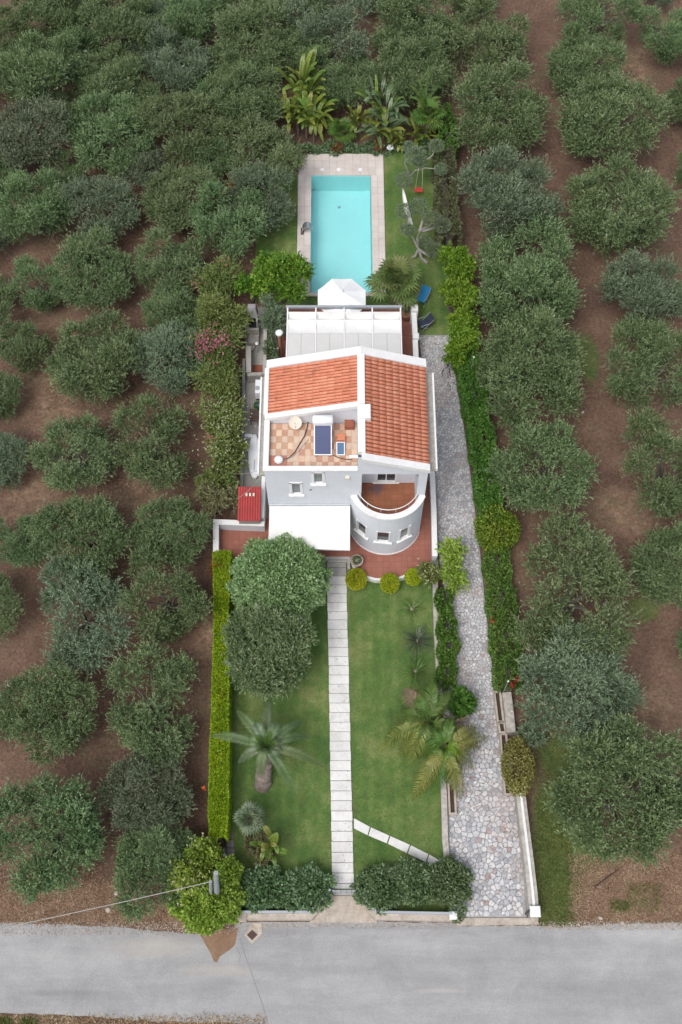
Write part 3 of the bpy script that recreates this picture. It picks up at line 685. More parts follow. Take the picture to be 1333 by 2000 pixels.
def pave(y_near, y_far, cell, gap):
    seeds = {}; ny = int((y_far - y_near) / cell) + 1
    i0, i1 = int(3.0 / cell), int(12.0 / cell)
    for j in range(-1, ny + 2):
        for i in range(i0, i1):
            seeds[(i, j)] = Vector(((i + rs.uniform(.06, .94) + 0.5 * (j % 2)) * cell, y_near + (j + rs.uniform(.06, .94)) * cell))
    for (i, j), s in seeds.items():
        if not (y_near + 0.03 < s.y < y_far - 0.03): continue
        xl, xr = xat(edgeL, s.y), xat(edgeR, s.y)
        if not (xl + 0.06 < s.x < xr - 0.06): continue
        poly = [s + Vector((dx, dy)) for dx, dy in ((-.5, -.5), (.5, -.5), (.5, .5), (-.5, .5))]
        for di in (-2, -1, 0, 1, 2):
            for dj in (-2, -1, 0, 1, 2):
                q = seeds.get((i + di, j + dj))
                if q is None or (di == 0 and dj == 0): continue
                n = (q - s).normalized(); poly = clip(poly, (s + q) / 2 - n * rs.uniform(gap * .7, gap * 1.3), n)
                if len(poly) < 3: break
            if len(poly) < 3: break
        if len(poly) < 3: continue
        for pt_, nn in ((Vector((xl + .02, 0)), Vector((-1, 0))), (Vector((xr - .02, 0)), Vector((1, 0))), (Vector((0, y_near + .01)), Vector((0, -1))), (Vector((0, y_far - .01)), Vector((0, 1)))):
            poly = clip(poly, pt_, nn) if len(poly) >= 3 else poly
        if len(poly) < 3: continue
        c = sum(poly, Vector((0, 0))) / len(poly); rp = []
        for k in range(len(poly)):
            a, b, d = poly[k - 1], poly[k], poly[(k + 1) % len(poly)]
            if (b - a).length > .03: rp.append(b.lerp(a, 0.22))
            if (d - b).length > .03: rp.append(b.lerp(d, 0.22))
        if len(rp) >= 4: stones.append((c, rp, rs.uniform(0.055, 0.075)))
pave(P(0, 1790).y, P(0, 1545).y, .225, .010)
pave(P(0, 1545).y, P(0, 1385).y, .21, .010)
pave(P(0, 1385).y, P(0, 657).y, .16, .010)
stones.sort(key=lambda t: t[0].y)
def stone_mb(mb, c, rp, h):
    n = len(rp); mb.prism(rp, 0.03, h, 0.012)
for c, rp, h in stones[:295]:
    mb = MB(); stone_mb(mb, c, rp, h); part('paving_stone', mb, M['stone'], drive)
far = MB(); fr = []
for c, rp, h in stones[295:]:
    k = len(far.f); stone_mb(far, c, rp, h); fr += [rs.random()] * (len(far.f) - k)
o = part('paving_stones', far, M['stone'], drive, kind='stuff')
at = o.data.attributes.new('rnd', 'FLOAT', 'FACE'); at.data.foreach_set('value', np.array(fr, dtype=np.float32))
th = MB(); th.prism(PL([(891, 1793), (1030, 1793), (1052, 1793), (1052, 1806), (893, 1808)], 0), -0.02, 0.06, 0.01)
part('threshold', th, M['beige_wall'], drive)

# recess before the garden gate
ap = MB(); ap.prism(PL([(605, 1802), (612, 1790), (648, 1750), (696, 1750), (732, 1790), (738, 1803)], 0), -0.02, 0.05)
struct('gate_apron', ap, M['beige_wall'])

# ------------------------------------------------------------------ pool
pool = thing('swimming_pool', (P(668, 570).x, P(668, 570).y, 0), 'rectangular turquoise swimming pool with pale stone surround behind the house', 'swimming pool')
mb = MB()
def ring(mb, outer, inner, z):
    vs = [(p.x, p.y, z) for p in outer] + [(p.x, p.y, z) for p in inner]
    mb.add(vs, [(0, 4, 5, 1), (1, 5, 6, 2), (2, 6, 7, 3), (3, 7, 4, 0)])
ring(mb, co, wa, ZC - 0.012)
mb.add([(p.x, p.y, z) for z in (-.05, ZC - 0.012) for p in co], [(0, 1, 5, 4), (1, 2, 6, 5), (2, 3, 7, 6), (3, 0, 4, 7)])
part('surround_base', mb, M['joint'], pool)
mb = MB()
zf = -1.25
xl, xr, yn, yf = (wa[0].x + wa[3].x) / 2, (wa[1].x + wa[2].x) / 2, wa[2].y, wa[0].y
b0 = [(p.x, p.y, zf) for p in wa]; t0 = [(p.x, p.y, ZC - .013) for p in wa]
mb.add(t0 + b0, [(0, 1, 5, 4), (1, 2, 6, 5), (2, 3, 7, 6), (3, 0, 4, 7), (4, 5, 6, 7)])
part('basin', mb, M['pool_in'], pool)
mb = MB(); ystep = P(0, 529, -0.3).y
mb.box(wa[3].x + .01, wa[2].x - .03, wa[3].y + .01, ystep, zf + .005, -0.75); part('shallow_ledge', mb, M['pool_in'], pool)
mb = MB(); mb.box(wa[0].x + .015, wa[0].x + .35, ystep + .2, wa[0].y - .02, zf + .005, zf + .10); mb.box(wa[1].x - .35, wa[1].x - .015, ystep + .2, wa[1].y - .02, zf + .005, zf + .10)
part('side_bench', mb, M['pool_in'], pool)
mb = MB(); mb.lathe((P(663, 405, 0).x, P(0, 405, zf).y, zf + .005), [(0.09, 0), (0.09, .02), (.07, .03)], 14); part('floor_drain', mb, M['grey_metal'], pool)
mb = MB(); mb.sheet([(p.x, p.y) for p in wa], ZC - 0.10); part('water', mb, M['water'], pool)
# paving slabs of the surround, each a piece
def strip_tiles(x0, x1, y0, y1, nx, ny):
    for i in range(nx):
        for j in range(ny):
            g = 0.006
            a, b = x0 + (x1 - x0) * i / nx + g, x0 + (x1 - x0) * (i + 1) / nx - g
            c, d = y0 + (y1 - y0) * j / ny + g, y0 + (y1 - y0) * (j + 1) / ny - g
            t = MB(); t.bev(a, b, c, d, ZC - 0.03, ZC + R.uniform(0, .004), .006); part('surround_slab', t, M['coping'], pool)
ox0, ox1, oyn, oyf = (co[0].x + co[3].x) / 2, (co[1].x + co[2].x) / 2, co[2].y, co[0].y
strip_tiles(ox0, ox1, yf, oyf, 11, 3)
strip_tiles(ox0, ox1, oyn, yn, 10, 1)
strip_tiles(ox0, xl - .0, yn, yf, 2, 18)
strip_tiles(xr + .0, ox1, yn, yf, 2, 18)
for px in (630, 662, 704):
    c = P(px, 331, ZC); mb = MB(); mb.bev(c.x - .11, c.x + .11, c.y - .11, c.y + .11, ZC, ZC + .015, .01); part('skimmer_lid', mb, M['white_plastic'], pool)
# curved steel waterfall spout
c = P(590, 452, ZC)
sp = thing('waterfall_spout', c, 'curved steel waterfall spout on the left edge of the pool', 'pool spout')
mb = MB(); N = 9
for i in range(N):
    a0, a1 = math.pi * (0.97 - .8 * i / N), math.pi * (0.97 - .8 * (i + 1) / N)
    for a in (a0, a1): pass
    x0, z0, x1, z1 = c.x + .33 + .33 * math.cos(a0), ZC + .62 * math.sin(a0), c.x + .33 + .33 * math.cos(a1), ZC + .62 * math.sin(a1)
    mb.add([(x0, c.y - .2, z0), (x0, c.y + .2, z0), (x1, c.y + .2, z1), (x1, c.y - .2, z1), (x0 + .02, c.y - .2, z0 - .03), (x0 + .02, c.y + .2, z0 - .03), (x1 + .02, c.y + .2, z1 - .03), (x1 + .02, c.y - .2, z1 - .03)], [(0, 1, 2, 3), (7, 6, 5, 4), (0, 3, 7, 4), (1, 5, 6, 2)])
part('spout_sheet', mb, M['steel'], sp)
mb = MB(); mb.box(c.x - .06, c.x + .1, c.y - .24, c.y + .24, ZC, ZC + .05); part('foot_plate', mb, M['iron_rust'], sp)

# ------------------------------------------------------------------ the house
ZT = 0.35                                     # terrace level
Y0 = P(600, 1040, ZT).y                       # street facade
z_par = F(600, 917, Y0).z                     # top of the roof terrace parapet
z_aw = F(600, 985, Y0).z
ZF = z_par - 0.32                             # roof terrace floor
Y1 = P(600, 826, ZF).y                        # wall between roof terrace and left roof
xL = F(516, 917, Y0).x; xR = F(838, 915, Y0).x
xRg0 = F(700, 900, Y0).x; xRg1 = F(713, 900, Y0).x
z_rid = F(706, 894, Y0).z
z_eR = F(836, 914, Y0).z
z_rl = F(700, 790, Y1).z; z_el = F(527, 818, Y1).z
z_rid = (z_rid + z_rl) / 2
Y2 = P(700, 686, z_rid).y                     # rear gable
print('house', Y0, Y1, Y2, 'x', xL, xR, 'z', ZF, z_par, z_rid, z_eR, z_el, z_aw)
house = thing('house', (0.0, Y0, 0), 'white two storey villa with red tiled roofs, roof terrace and round corner tower', 'house')
WW, CP = M['white_wall'], M['white_cope']

def pierced(mb, g, u0, u1, v0, v1, holes, depth=0.16, nu=1):
    """wall surface g(u, v, d) with rectangular openings and their reveals"""
    us = sorted(set([u0, u1] + [h[0] for h in holes] + [h[1] for h in holes] + [u0 + (u1 - u0) * i / nu for i in range(1, nu)]))
    vs = sorted(set([v0, v1] + [h[2] for h in holes] + [h[3] for h in holes]))
    for a, b in zip(us, us[1:]):
        for c, d in zip(vs, vs[1:]):
            if any(h[0] - 1e-6 <= a and b <= h[1] + 1e-6 and h[2] - 1e-6 <= c and d <= h[3] + 1e-6 for h in holes): continue
            mb.add([g(a, c, 0), g(b, c, 0), g(b, d, 0), g(a, d, 0)], [(0, 1, 2, 3)])
    for (a, b, c, d) in holes:
        for (p, q) in (((a, c), (b, c)), ((b, c), (b, d)), ((b, d), (a, d)), ((a, d), (a, c))):
            mb.add([g(p[0], p[1], 0), g(q[0], q[1], 0), g(q[0], q[1], depth), g(p[0], p[1], depth)], [(0, 1, 2, 3)])
def window(g, a, b, c, d, parent, glass, fw=0.05, dep=0.07, sill=0.12, mull=False, surround=0.07):
    mb = MB()
    def bar(p, q, r, s, d0, d1):
        v = [g(p, r, d0), g(q, r, d0), g(q, s, d0), g(p, s, d0), g(p, r, d1), g(q, r, d1), g(q, s, d1), g(p, s, d1)]
        mb.add(v, [(0, 1, 2, 3), (0, 4, 5, 1), (1, 5, 6, 2), (2, 6, 7, 3), (3, 7, 4, 0)])
    e = surround
    for q in ((a - e, a + fw, c, d), (b - fw, b + e, c, d), (a - e, b + e, d - fw, d + e), (a + fw, b - fw, c, c + fw)):
        bar(*q, -0.03 if q[3] > d or True else 0, dep + .03)
    if mull: bar((a + b) / 2 - .025, (a + b) / 2 + .025, c + fw, d - fw, dep - .01, dep + .03)
    fr = part('window_frame', mb, M['frame_white'], parent)
    mb = MB(); mb.add([g(a + fw, c + fw, dep), g(b - fw, c + fw, dep), g(b - fw, d - fw, dep), g(a + fw, d - fw, dep)], [(0, 1, 2, 3)])
    part('pane', mb, glass, fr)
    if sill:
        mb = MB(); bar2 = (a - .13, b + .13, c - .09, c)
        v = [g(bar2[0], bar2[2], -sill), g(bar2[1], bar2[2], -sill), g(bar2[1], bar2[3], -sill), g(bar2[0], bar2[3], -sill), g(bar2[0], bar2[2], .02), g(bar2[1], bar2[2], .02), g(bar2[1], bar2[3], .05), g(bar2[0], bar2[3], .05)]
        mb.add(v, [(0, 1, 2, 3), (0, 4, 5, 1), (1, 5, 6, 2), (2, 6, 7, 3), (3, 7, 4, 0)])
        part('sill', mb, M['frame_white'], fr)
    return fr
gf = lambda u, v, d: (u, Y0 + d, v)
def wrect(x0, x1, y0, y1):
    a = F(x0, y1, Y0); b = F(x1, y0, Y0); return (a.x, b.x, a.z, b.z)
W1 = wrect(612.5, 631.5, 922, 944); W2 = wrect(570, 588, 943, 965)
DOOR = (F(560, 1000, Y0).x, F(600, 1000, Y0).x, ZT, ZT + 2.2); DOOR2 = (F(630, 1000, Y0).x, F(665, 1000, Y0).x, ZT + .9, ZT + 2.1)
mb = MB()
pierced(mb, gf, xL, xRg0 - .0, ZT, z_par - .1, [W1, W2, DOOR, DOOR2])
front = part('front_wall', mb, WW, house)
window(gf, *W1, house, M['glass_grey']); window(gf, *W2, house, M['glass_grey'])
window(gf, *DOOR, house, M['glass'], sill=0, mull=True, surround=.02); window(gf, *DOOR2, house, M['glass'], mull=True)
# small wall lamp and vent
mb = MB(); c = F(679, 931, Y0); mb.box(c.x - .1, c.x + .1, Y0 - .12, Y0, c.z - .06, c.z + .06); part('wall_lamp', mb, M['cream_plastic'], house)
mb = MB(); c = F(607, 956, Y0); mb.box(c.x - .05, c.x + .05, Y0 - .03, Y0, c.z - .06, c.z + .06); part('wall_vent', mb, M['conc_grey'], house)

# shell walls: left, rear, right, ground floor under the roofs
ylw = Y2
mb = MB()
mb.add([(xL, Y0, ZT - .3), (xL, Y2, ZT - .3), (xL, Y2, z_el), (xL, Y0, z_par - .1)], [(0, 1, 2, 3)])
part('left_wall', mb, WW, house)
mb = MB(); xc = (xRg0 + xRg1) / 2
mb.add([(xL, Y2, 0), (xR, Y2, 0), (xR, Y2, z_eR), (xc, Y2, z_rid), (xL, Y2, z_el)], [(4, 3, 2, 1, 0)])
part('rear_wall', mb, WW, house)
mb = MB(); mb.add([(xR, Y0, 0), (xR, Y2, 0), (xR, Y2, z_eR), (xR, Y0, z_eR)], [(3, 2, 1, 0)]); part('right_wall', mb, WW, house)

# roof terrace: floor bed, tiles, parapets, back wall
tx0, tx1 = xL + .22, xRg0 - .02
mb = MB(); mb.box(xL + .02, tx1 + .02, Y0 + .05, Y1 - .02, ZF - .25, ZF - .01); floor = part('terrace_floor', mb, M['joint'], house)
ntx, nty = 15, 7
for i in range(ntx):
    for j in range(nty):
        dx, dy = (tx1 - tx0) / ntx, (Y1 - Y0 - .25) / nty
        x, y = tx0 + i * dx, Y0 + .22 + j * dy
        red = (i < 3 and j < 2)
        m = M['tile_red'] if red else (M['tile_light'] if (i + j) % 2 == 0 else M['tile_mid'])
        if not red and R.random() < .13: m = M['tile_light']
        t = MB(); t.bev(x + .004, x + dx - .004, y + .004, y + dy - .004, ZF - .008, ZF + .004, .004); part('floor_tile', t, m, floor)
mb = MB()
mb.bev(xL - .06, xRg0 - .002, Y0 - .05, Y0 + .2, z_par - .1, z_par, .02)
mb.box(xL + .002, xRg0 - .004, Y0 + .02, Y0 + .18, ZF - .1, z_par - .1)
mb.bev(xL - .06, xL + .2, Y0 + .2, Y1 - .01, z_par - .12, z_par - .01, .02)
mb.box(xL + .001, xL + .18, Y0 + .18, Y1 - .01, ZF - .1, z_par - .12)
part('terrace_parapet', mb, CP, house)
# wall between terrace and left roof (follows the roof slope)
def zl(x): return z_el + (z_rid - z_el) * (x - xL) / (xc - xL)
def zr(x): return z_rid + (z_eR - z_rid) * (x - xc) / (xR - xc)
mb = MB(); mb.add([(xL, Y1, ZF - .1), (xRg0 + .1, Y1, ZF - .1), (xRg0 + .1, Y1, zl(xRg0) + .0), (xL, Y1, zl(xL))], [(0, 1, 2, 3)])
part('terrace_back_wall', mb, WW, house)
mb = MB()                                      # wall under the ridge, right side of the terrace
mb.add([(xRg0, Y0, ZF - .2), (xRg0, Y1 + .05, ZF - .2), (xRg0, Y1 + .05, z_rid), (xRg0, Y0, z_rid)], [(0, 1, 2, 3)])
part('terrace_side_wall', mb, WW, house)
def cap(mb, a, b, w, h, below=0.0):
    """white capping bar from a to b (world points), width across, height above"""
    a, b = Vector(a), Vector(b); d = Vector((b.x - a.x, b.y - a.y, 0)).normalized(); n = Vector((-d.y, d.x, 0)) * w / 2
    dn = Vector((0, 0, -below)); upv = Vector((0, 0, h))
    mb.hexa([a - n + dn, b - n + dn, b + n + dn, a + n + dn], [a - n + upv, b - n + upv, b + n + upv, a + n + upv])
mb = MB()
cap(mb, (xL - .03, Y1 + .06, z_el), (xRg0 + .02, Y1 + .06, zl(xRg0)), .26, .12, .1)   # front edge of left roof
part('verge_capping', mb, CP, house)
mb = MB(); cap(mb, (xL - .03, Y2 - .02, z_el), (xc, Y2 - .02, z_rid), .42, .14, .12); part('verge_capping', mb, CP, house)
mb = MB(); cap(mb, (xc, Y2 - .02, z_rid), (xR + .05, Y2 - .02, z_eR), .42, .137, .12); part('verge_capping', mb, CP, house)
mb = MB(); cap(mb, (xc, Y0 - .02, z_rid - .06), (xR + .05, Y0 - .02, z_eR - .06), .34, .16, .1); part('verge_capping', mb, CP, house)
mb = MB(); cap(mb, (xc, Y0 + .15, z_rid - .02), (xc, Y2 - .23, z_rid - .02), xRg1 - xRg0 + .04, .19, .15); part('ridge_wall', mb, CP, house)
mb = MB(); cap(mb, (xL + .0, Y1 + .2, z_el - .02), (xL + .0, Y2 - .23, z_el - .02), .2, .13, .15); part('verge_capping', mb, CP, house)
c = P(716, 800, z_rid + .3)
mb = MB(); mb.bev(xc - .12, xc + .42, c.y - .42, c.y + .3, z_rid - .3, z_rid + .32, .03); part('chimney', mb, CP, house)

# clay roof tiles
def tile_mesh(name, pitch, ln):
    mb = MB(); n = 6
    for k, x in enumerate((0, ln)):
        w = pitch * (0.39 if k == 0 else 0.43); h = 0.082 + 0.006 * k
        for i in range(n + 1):
            a = math.pi * i / n; mb.v.append((x, math.cos(a) * w, math.sin(a) * h + (0.006 if k else 0.0)))
    for i in range(n): mb.f.append((i, i + 1, n + 2 + i, n + 1 + i))
    lo = len(mb.v)
    for i in range(n + 1):
        a = math.pi * i / n; mb.v.append((ln, math.cos(a) * pitch * .38, math.sin(a) * .055))
    for i in range(n): mb.f.append((n + 1 + i, n + 2 + i, lo + i + 1, lo + i))
    me = bpy.data.meshes.new(name); me.from_pydata(mb.v, [], mb.f); me.update()
    me.polygons.foreach_set('use_smooth', [True] * len(me.polygons)); return me
tile_count = 0
stuff_tiles = MB()
def tiled_roof(xa, za, xb, zb, ya, yb, ncol, nrow, limit):
    """roof plane from the high edge (xa) to the low edge (xb)"""
    global tile_count
    ang = math.atan2(zb - za, abs(xb - xa)); run = math.hypot(xb - xa, zb - za); sgn = 1 if xb > xa else -1
    mb = MB(); mb.hexa(*([[(min(xa, xb), ya, (za if xa < xb else zb) + d), (max(xa, xb), ya, (zb if xa < xb else za) + d), (max(xa, xb), yb, (zb if xa < xb else za) + d), (min(xa, xb), yb, (za if xa < xb else zb) + d)] for d in (-.14, -.02)]))
    roof = part('roof', mb, M['tile_pan'], house)
    pitch = (yb - ya) / ncol; ln = run / nrow
    me = tile_mesh('roof_tile', pitch, ln * 1.1)
    Rm = Matrix.Rotation(0 if sgn > 0 else math.pi, 4, 'Z') @ Matrix.Rotation(-ang, 4, 'Y')
    off = wloc(roof)
    for j in range(ncol):
        for i in range(nrow):
            t = i * ln / run
            p = Vector((xa + (xb - xa) * t, ya + (j + .5) * pitch + R.uniform(-.006, .006), za + (zb - za) * t + R.uniform(-.004, .006)))
            Mx = Matrix.Translation(p - off) @ Rm @ Matrix.Rotation(R.uniform(-.02, .02), 4, 'Z')
            if tile_count < limit:
                o = link('roof_tile', me, M['roof_tile'], roof); o.matrix_local = Mx; tile_count += 1
            else:
                stuff_tiles.add([Matrix.Translation(off) @ Mx @ v.co for v in me.vertices], [tuple(f.vertices) for f in me.polygons])
    return roof
tiled_roof(xRg1 + .0, zr(xRg1) + .02, xR - .02, z_eR + .02, Y0 + .14, Y2 - .22, 26, 9, 234)
rl = tiled_roof(xRg0 - .0, zl(xRg0) + .0, xL + .12, z_el + .02, Y1 + .19, Y2 - .22, 15, 12, 298)
o = part('roof_tiles', stuff_tiles, M['roof_tile'], rl, kind='stuff', smooth=True)
nf = len(stuff_tiles.f); per = len(bpy.data.meshes['roof_tile'].polygons)
at = o.data.attributes.new('rnd', 'FLOAT', 'FACE'); at.data.foreach_set('value', np.repeat(rng.random(nf // per + 1), per)[:nf].astype(np.float32))

# eaves gutters / ledges, weathered
mb = MB(); mb.box(xR + .002, xR + .34, Y0 + .1, Y2 - .3, z_eR - .5, z_eR - .35); part('eaves_ledge', mb, M['weathered'], house)
mb = MB(); mb.box(xR + .34, xR + .42, Y0 + .1, Y2 - .3, z_eR - .5, z_eR - .28); part('gutter_rim', mb, CP, house)
mb = MB(); mb.box(xL - .26, xL - .002, Y0 + .02, Y2 - .3, z_el - .75, z_el - .6); part('eaves_ledge', mb, M['weathered'], house)
mb = MB(); mb.box(xL - .34, xL - .26, Y0 + .02, Y2 - .3, z_el - .75, z_el - .54); part('gutter_rim', mb, CP, house)

# right front: gable wall, opening of the upper balcony, piers, recess
ZB = 0.0
zt_front = F(758, 1013, P(0, 1083, ZT).y).z     # rim of the tower above its foremost point
yT = P(750, 1083, ZT).y                         # foremost point of the tower
zt = zt_front
c0, c1 = F(688, 969, Y0), F(830, 973, Y0)
x0t, x1t = P(688, 960, ZT + 3).x, F(829, 972, Y0).x
x0t = F(686, 1000, Y0).x
half = (x1t - x0t) / 2; xm = (x0t + x1t) / 2; sag = Y0 - yT
rad = (half ** 2 + sag ** 2) / (2 * sag) if sag < half else half
ycen = yT + rad if sag < half else Y0 - (sag - half)
print('tower zt', zt, 'half', half, 'sag', sag, 'rad', rad, 'z from chord', c0.z, c1.z)
ZB = zt - 0.95                                  # balcony floor
z_lin = F(760, 926, Y0).z                       # lintel
xo0, xo1 = F(707, 940, Y0).x, F(816, 950, Y0).x
mb = MB()
for (a, b, za, zb_, zc, zd) in ((xRg0, xo0, ZT, ZT, zr(xo0) - .02, zr(xRg0) - .02),):
    mb.add([(a, Y0, za), (b, Y0, zb_), (b, Y0, min(z_rid, zc)), (a, Y0, min(z_rid, zd) if False else z_rid - .02)], [(0, 1, 2, 3)])
mb.add([(xo0, Y0, z_lin), (xo1, Y0, z_lin), (xo1, Y0, zr(xo1) - .02), (xo0, Y0, zr(xo0) - .02)], [(0, 1, 2, 3)])
mb.add([(xo1, Y0, ZT), (xR, Y0, ZT), (xR, Y0, zr(xR) - .02), (xo1, Y0, zr(xo1) - .02)], [(0, 1, 2, 3)])
mb.add([(xo0, Y0 + .001, ZT), (xo1, Y0 + .001, ZT), (xo1, Y0 + .001, ZB), (xo0, Y0 + .001, ZB)], [(0, 1, 2, 3)])
# reveals of the opening
Yb = Y0 + 1.15
for x in (xo0, xo1):
    mb.add([(x, Y0, ZB), (x, Yb, ZB), (x, Yb, z_lin), (x, Y0, z_lin)], [(0, 1, 2, 3)])
mb.add([(xo0, Y0, z_lin), (xo1, Y0, z_lin), (xo1, Yb, z_lin), (xo0, Yb, z_lin)], [(0, 1, 2, 3)])
part('gable_wall', mb, WW, house)
gb = lambda u, v, d: (u, Yb + d, v)
fd = (F(734, 938, Yb).x, F(775, 938, Yb).x, ZB + .05, ZB + 2.1)
mb = MB(); pierced(mb, gb, xo0, xo1, ZB, z_lin, [(fd[0], fd[1], fd[2], min(fd[3], z_lin - .05))]); part('balcony_back_wall', mb, WW, house)
window(gb, fd[0], fd[1], fd[2], min(fd[3], z_lin - .05), house, M['glass'], fw=.09, sill=.06, mull=True, surround=.03)
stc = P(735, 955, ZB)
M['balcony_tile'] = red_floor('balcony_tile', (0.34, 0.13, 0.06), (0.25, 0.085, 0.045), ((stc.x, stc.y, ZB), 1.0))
# tower
a_end = math.asin(min(1, half / rad))
def gt(u, v, d):                                # u: arc length from the middle
    a = u / rad
    return (xm + math.sin(a) * (rad - d), ycen - math.cos(a) * (rad - d), v)
U = a_end * rad
def tw(px0, px1, zc, h):
    out = []
    for px in (px0, px1):
        # angle whose surface point at height zc shows at this column
        best = min((abs(proj_x(gt(u, zc, 0)) - px), u) for u in np.linspace(-U, U, 400)); out.append(best[1])
    return (out[0], out[1], zc - h / 2, zc + h / 2)
def proj_x(p):
    v = Vector(p) - Vector((0, 0, CAM_H)); dz = v.y * CT - v.z * ST
    return W_PX / 2 + FPX * v.x / dz
def proj(p):
    v = Vector(p) - Vector((0, 0, CAM_H)); dz = v.y * CT - v.z * ST
    return W_PX / 2 + FPX * v.x / dz, H_PX / 2 - FPX * (v.y * ST + v.z * CT) / dz
zw = F(748, 1050, yT).z
holes = [tw(698, 716, zw, 1.2), tw(736, 761, zw, 1.15), tw(781, 800, zw, 1.2)]
mb = MB(); pierced(mb, gt, -U, U, ZT + .0, zt - .12, holes, nu=40, depth=.2)
tower = part('tower_wall', mb, WW, house)
for h, gl in zip(holes, (M['glass'], M['glass'], M['glass_grey'])):
    window(gt, *h, house, gl, fw=.035, dep=.1, sill=.12, surround=.05)
mb = MB(); n = 48
for i in range(n):
    a, b = -U + 2 * U * i / n, -U + 2 * U * (i + 1) / n
    q = [gt(a, zt - .12, -.05), gt(b, zt - .12, -.05), gt(b, zt, -.05), gt(a, zt, -.05), gt(a, zt, .24), gt(b, zt, .24), gt(a, zt - .95, .24), gt(b, zt - .95, .24)]
    mb.add(q, [(0, 1, 2, 3), (3, 2, 5, 4), (4, 5, 7, 6)])
part('tower_rim', mb, CP, house)
mb = MB(); mb.add([gt(-U + 2 * U * i / n, ZB, .02) for i in range(n + 1)] + [(xo1 + .0, Yb, ZB), (xo0 - .0, Yb, ZB)], [tuple(range(n + 3))])
part('balcony_floor', mb, M['balcony_tile'], house)
mb = MB(); mb.tube([Vector(gt(-U + .15 + (2 * U - .3) * i / 30, zt + .32, .3)) for i in range(31)], .022, 6); rail = part('balcony_rail', mb, M['frame_white'], house)
for i in range(0, 31, 6):
    p = Vector(gt(-U + .15 + (2 * U - .3) * i / 30, zt, .3)); mb = MB(); mb.tube([p - Vector((0, 0, .1)), p + Vector((0, 0, .32))], .018, 6); part('rail_post', mb, M['grey_metal'], rail)
mb = MB()                                       # plinth band at the foot
for i in range(n):
    a, b = -U + 2 * U * i / n, -U + 2 * U * (i + 1) / n
    mb.add([gt(a, ZT, -.03), gt(b, ZT, -.03), gt(b, ZT + .07, -.03), gt(a, ZT + .07, -.03), gt(b, ZT + .07, 0), gt(a, ZT + .07, 0)], [(0, 1, 2, 3), (3, 2, 4, 5)])
part('tower_plinth', mb, CP, house)

# awning on the street facade
za1 = ZT + 2.25
fl = P(524, 1068, za1); frt = P(684, 1073, za1)
mb = MB(); nn = 14; A = Vector((xL + .05, Y0 - .02, z_aw)); B = Vector((F(684, 987, Y0).x, Y0 - .02, z_aw)); Cc = Vector((frt.x, frt.y, za1)); D = Vector((fl.x, fl.y, za1))
for i in range(nn + 1):
    for j in range(9):
        u, v = i / nn, j / 8
        p = A.lerp(B, u).lerp(D.lerp(Cc, u), v); p.z -= .09 * math.sin(math.pi * v) * (1 + .35 * math.sin(u * 17)) ; mb.v.append(tuple(p))
for i in range(nn):
    for j in range(8): k = i * 9 + j; mb.f.append((k, k + 9, k + 10, k + 1))
aw = part('awning', mb, M['canvas'], house, smooth=True)
mb = MB(); mb.tube([D, Cc], .045, 8); part('front_bar', mb, M['frame_white'], aw)
mb = MB(); mb.tube([A, B], .07, 8); part('roller', mb, M['grey_metal'], aw)
mb = MB()
for u in (0.03, 0.97): mb.tube([A.lerp(B, u) - Vector((0, 0, .6)), D.lerp(Cc, u) - Vector((0, 0, .05))], .025, 6)
part('folding_arm', mb, M['frame_white'], aw)
mb = MB(); a = D.lerp(Cc, .0); mb.add([D, Cc, Cc - Vector((0, .01, .16)), D - Vector((0, .01, .16))], [(3, 2, 1, 0)]); part('valance', mb, M['canvas'], aw)

# ------------------------------------------------------------------ terrace round the house
tm = MB()
tm.prism(PL([(425, 1036), (470, 1030), (560, 1000), (700, 990), (820, 880), (844, 880), (851, 940), (853, 1086), (843, 1098), (826, 1108), (806, 1118), (780, 1127), (755, 1130), (733, 1129), (712, 1123), (697, 1112), (687, 1098), (683, 1090), (560, 1090), (452, 1088), (425, 1078)], ZT), 0, ZT)
struct('terrace', tm, M['red_terrace'])
tk = MB(); arc = [(853, 1088), (843, 1100), (826, 1110), (806, 1120), (780, 1129), (755, 1132.5), (733, 1131.5), (712, 1125.5), (697, 1114.5), (689, 1102)]
tk.wall(PL(arc, ZT), .12, 0, ZT + .02); struct('terrace_kerb', tk, CP)
tk = MB(); tk.wall(PL([(560, 1090), (681, 1090), (682, 1112)], ZT), .14, 0, ZT + .03); struct('step_cheek', tk, M['slab_old'])
sb = MB(); sb.prism(PL([(640, 1092), (678, 1092), (678, 1098), (640, 1098)], .2), 0, .2); struct('doorstep', sb, M['slab_old'])

def garden_wall(name, line, w, z0, z1, m, label, capm=None, over=.03, zline=0.0):
    pts = PL(line, zline)
    t = thing(name, (pts[0].x, pts[0].y, 0), label, 'wall')
    mb = MB(); mb.wall(pts, w, z0, z1 - (.06 if capm else 0)); part('wall_body', mb, m, t)
    if capm: mb = MB(); mb.wall(pts, w + over * 2, z1 - .06, z1); part('wall_coping', mb, capm, t)
    return t
garden_wall('garden_wall', [(422, 1078), (422, 1019), (517, 1023)], .22, 0, 1.05, WW, 'white rendered corner wall at the left end of the front terrace', CP, zline=1.05)
garden_wall('garden_wall', [(839, 900), (845, 925), (848, 1000), (850, 1086)], .2, 0, 1.25, WW, 'white wall between the terrace and the stone driveway beside the tower', CP, zline=1.25)
garden_wall('stone_wall', [(851, 1092), (851, 1150), (853, 1230), (857, 1300), (860, 1380)], .26, 0, .35, M['stone_wall'], 'low rough stone wall between lawn and driveway half buried in green creeper', zline=.35)
garden_wall('stone_wall', [(864, 1480), (868, 1560), (870, 1640), (875, 1692)], .26, 0, .32, M['stone_wall'], 'low pale stone kerb wall beside the lower driveway and the diagonal slabs', zline=.32)
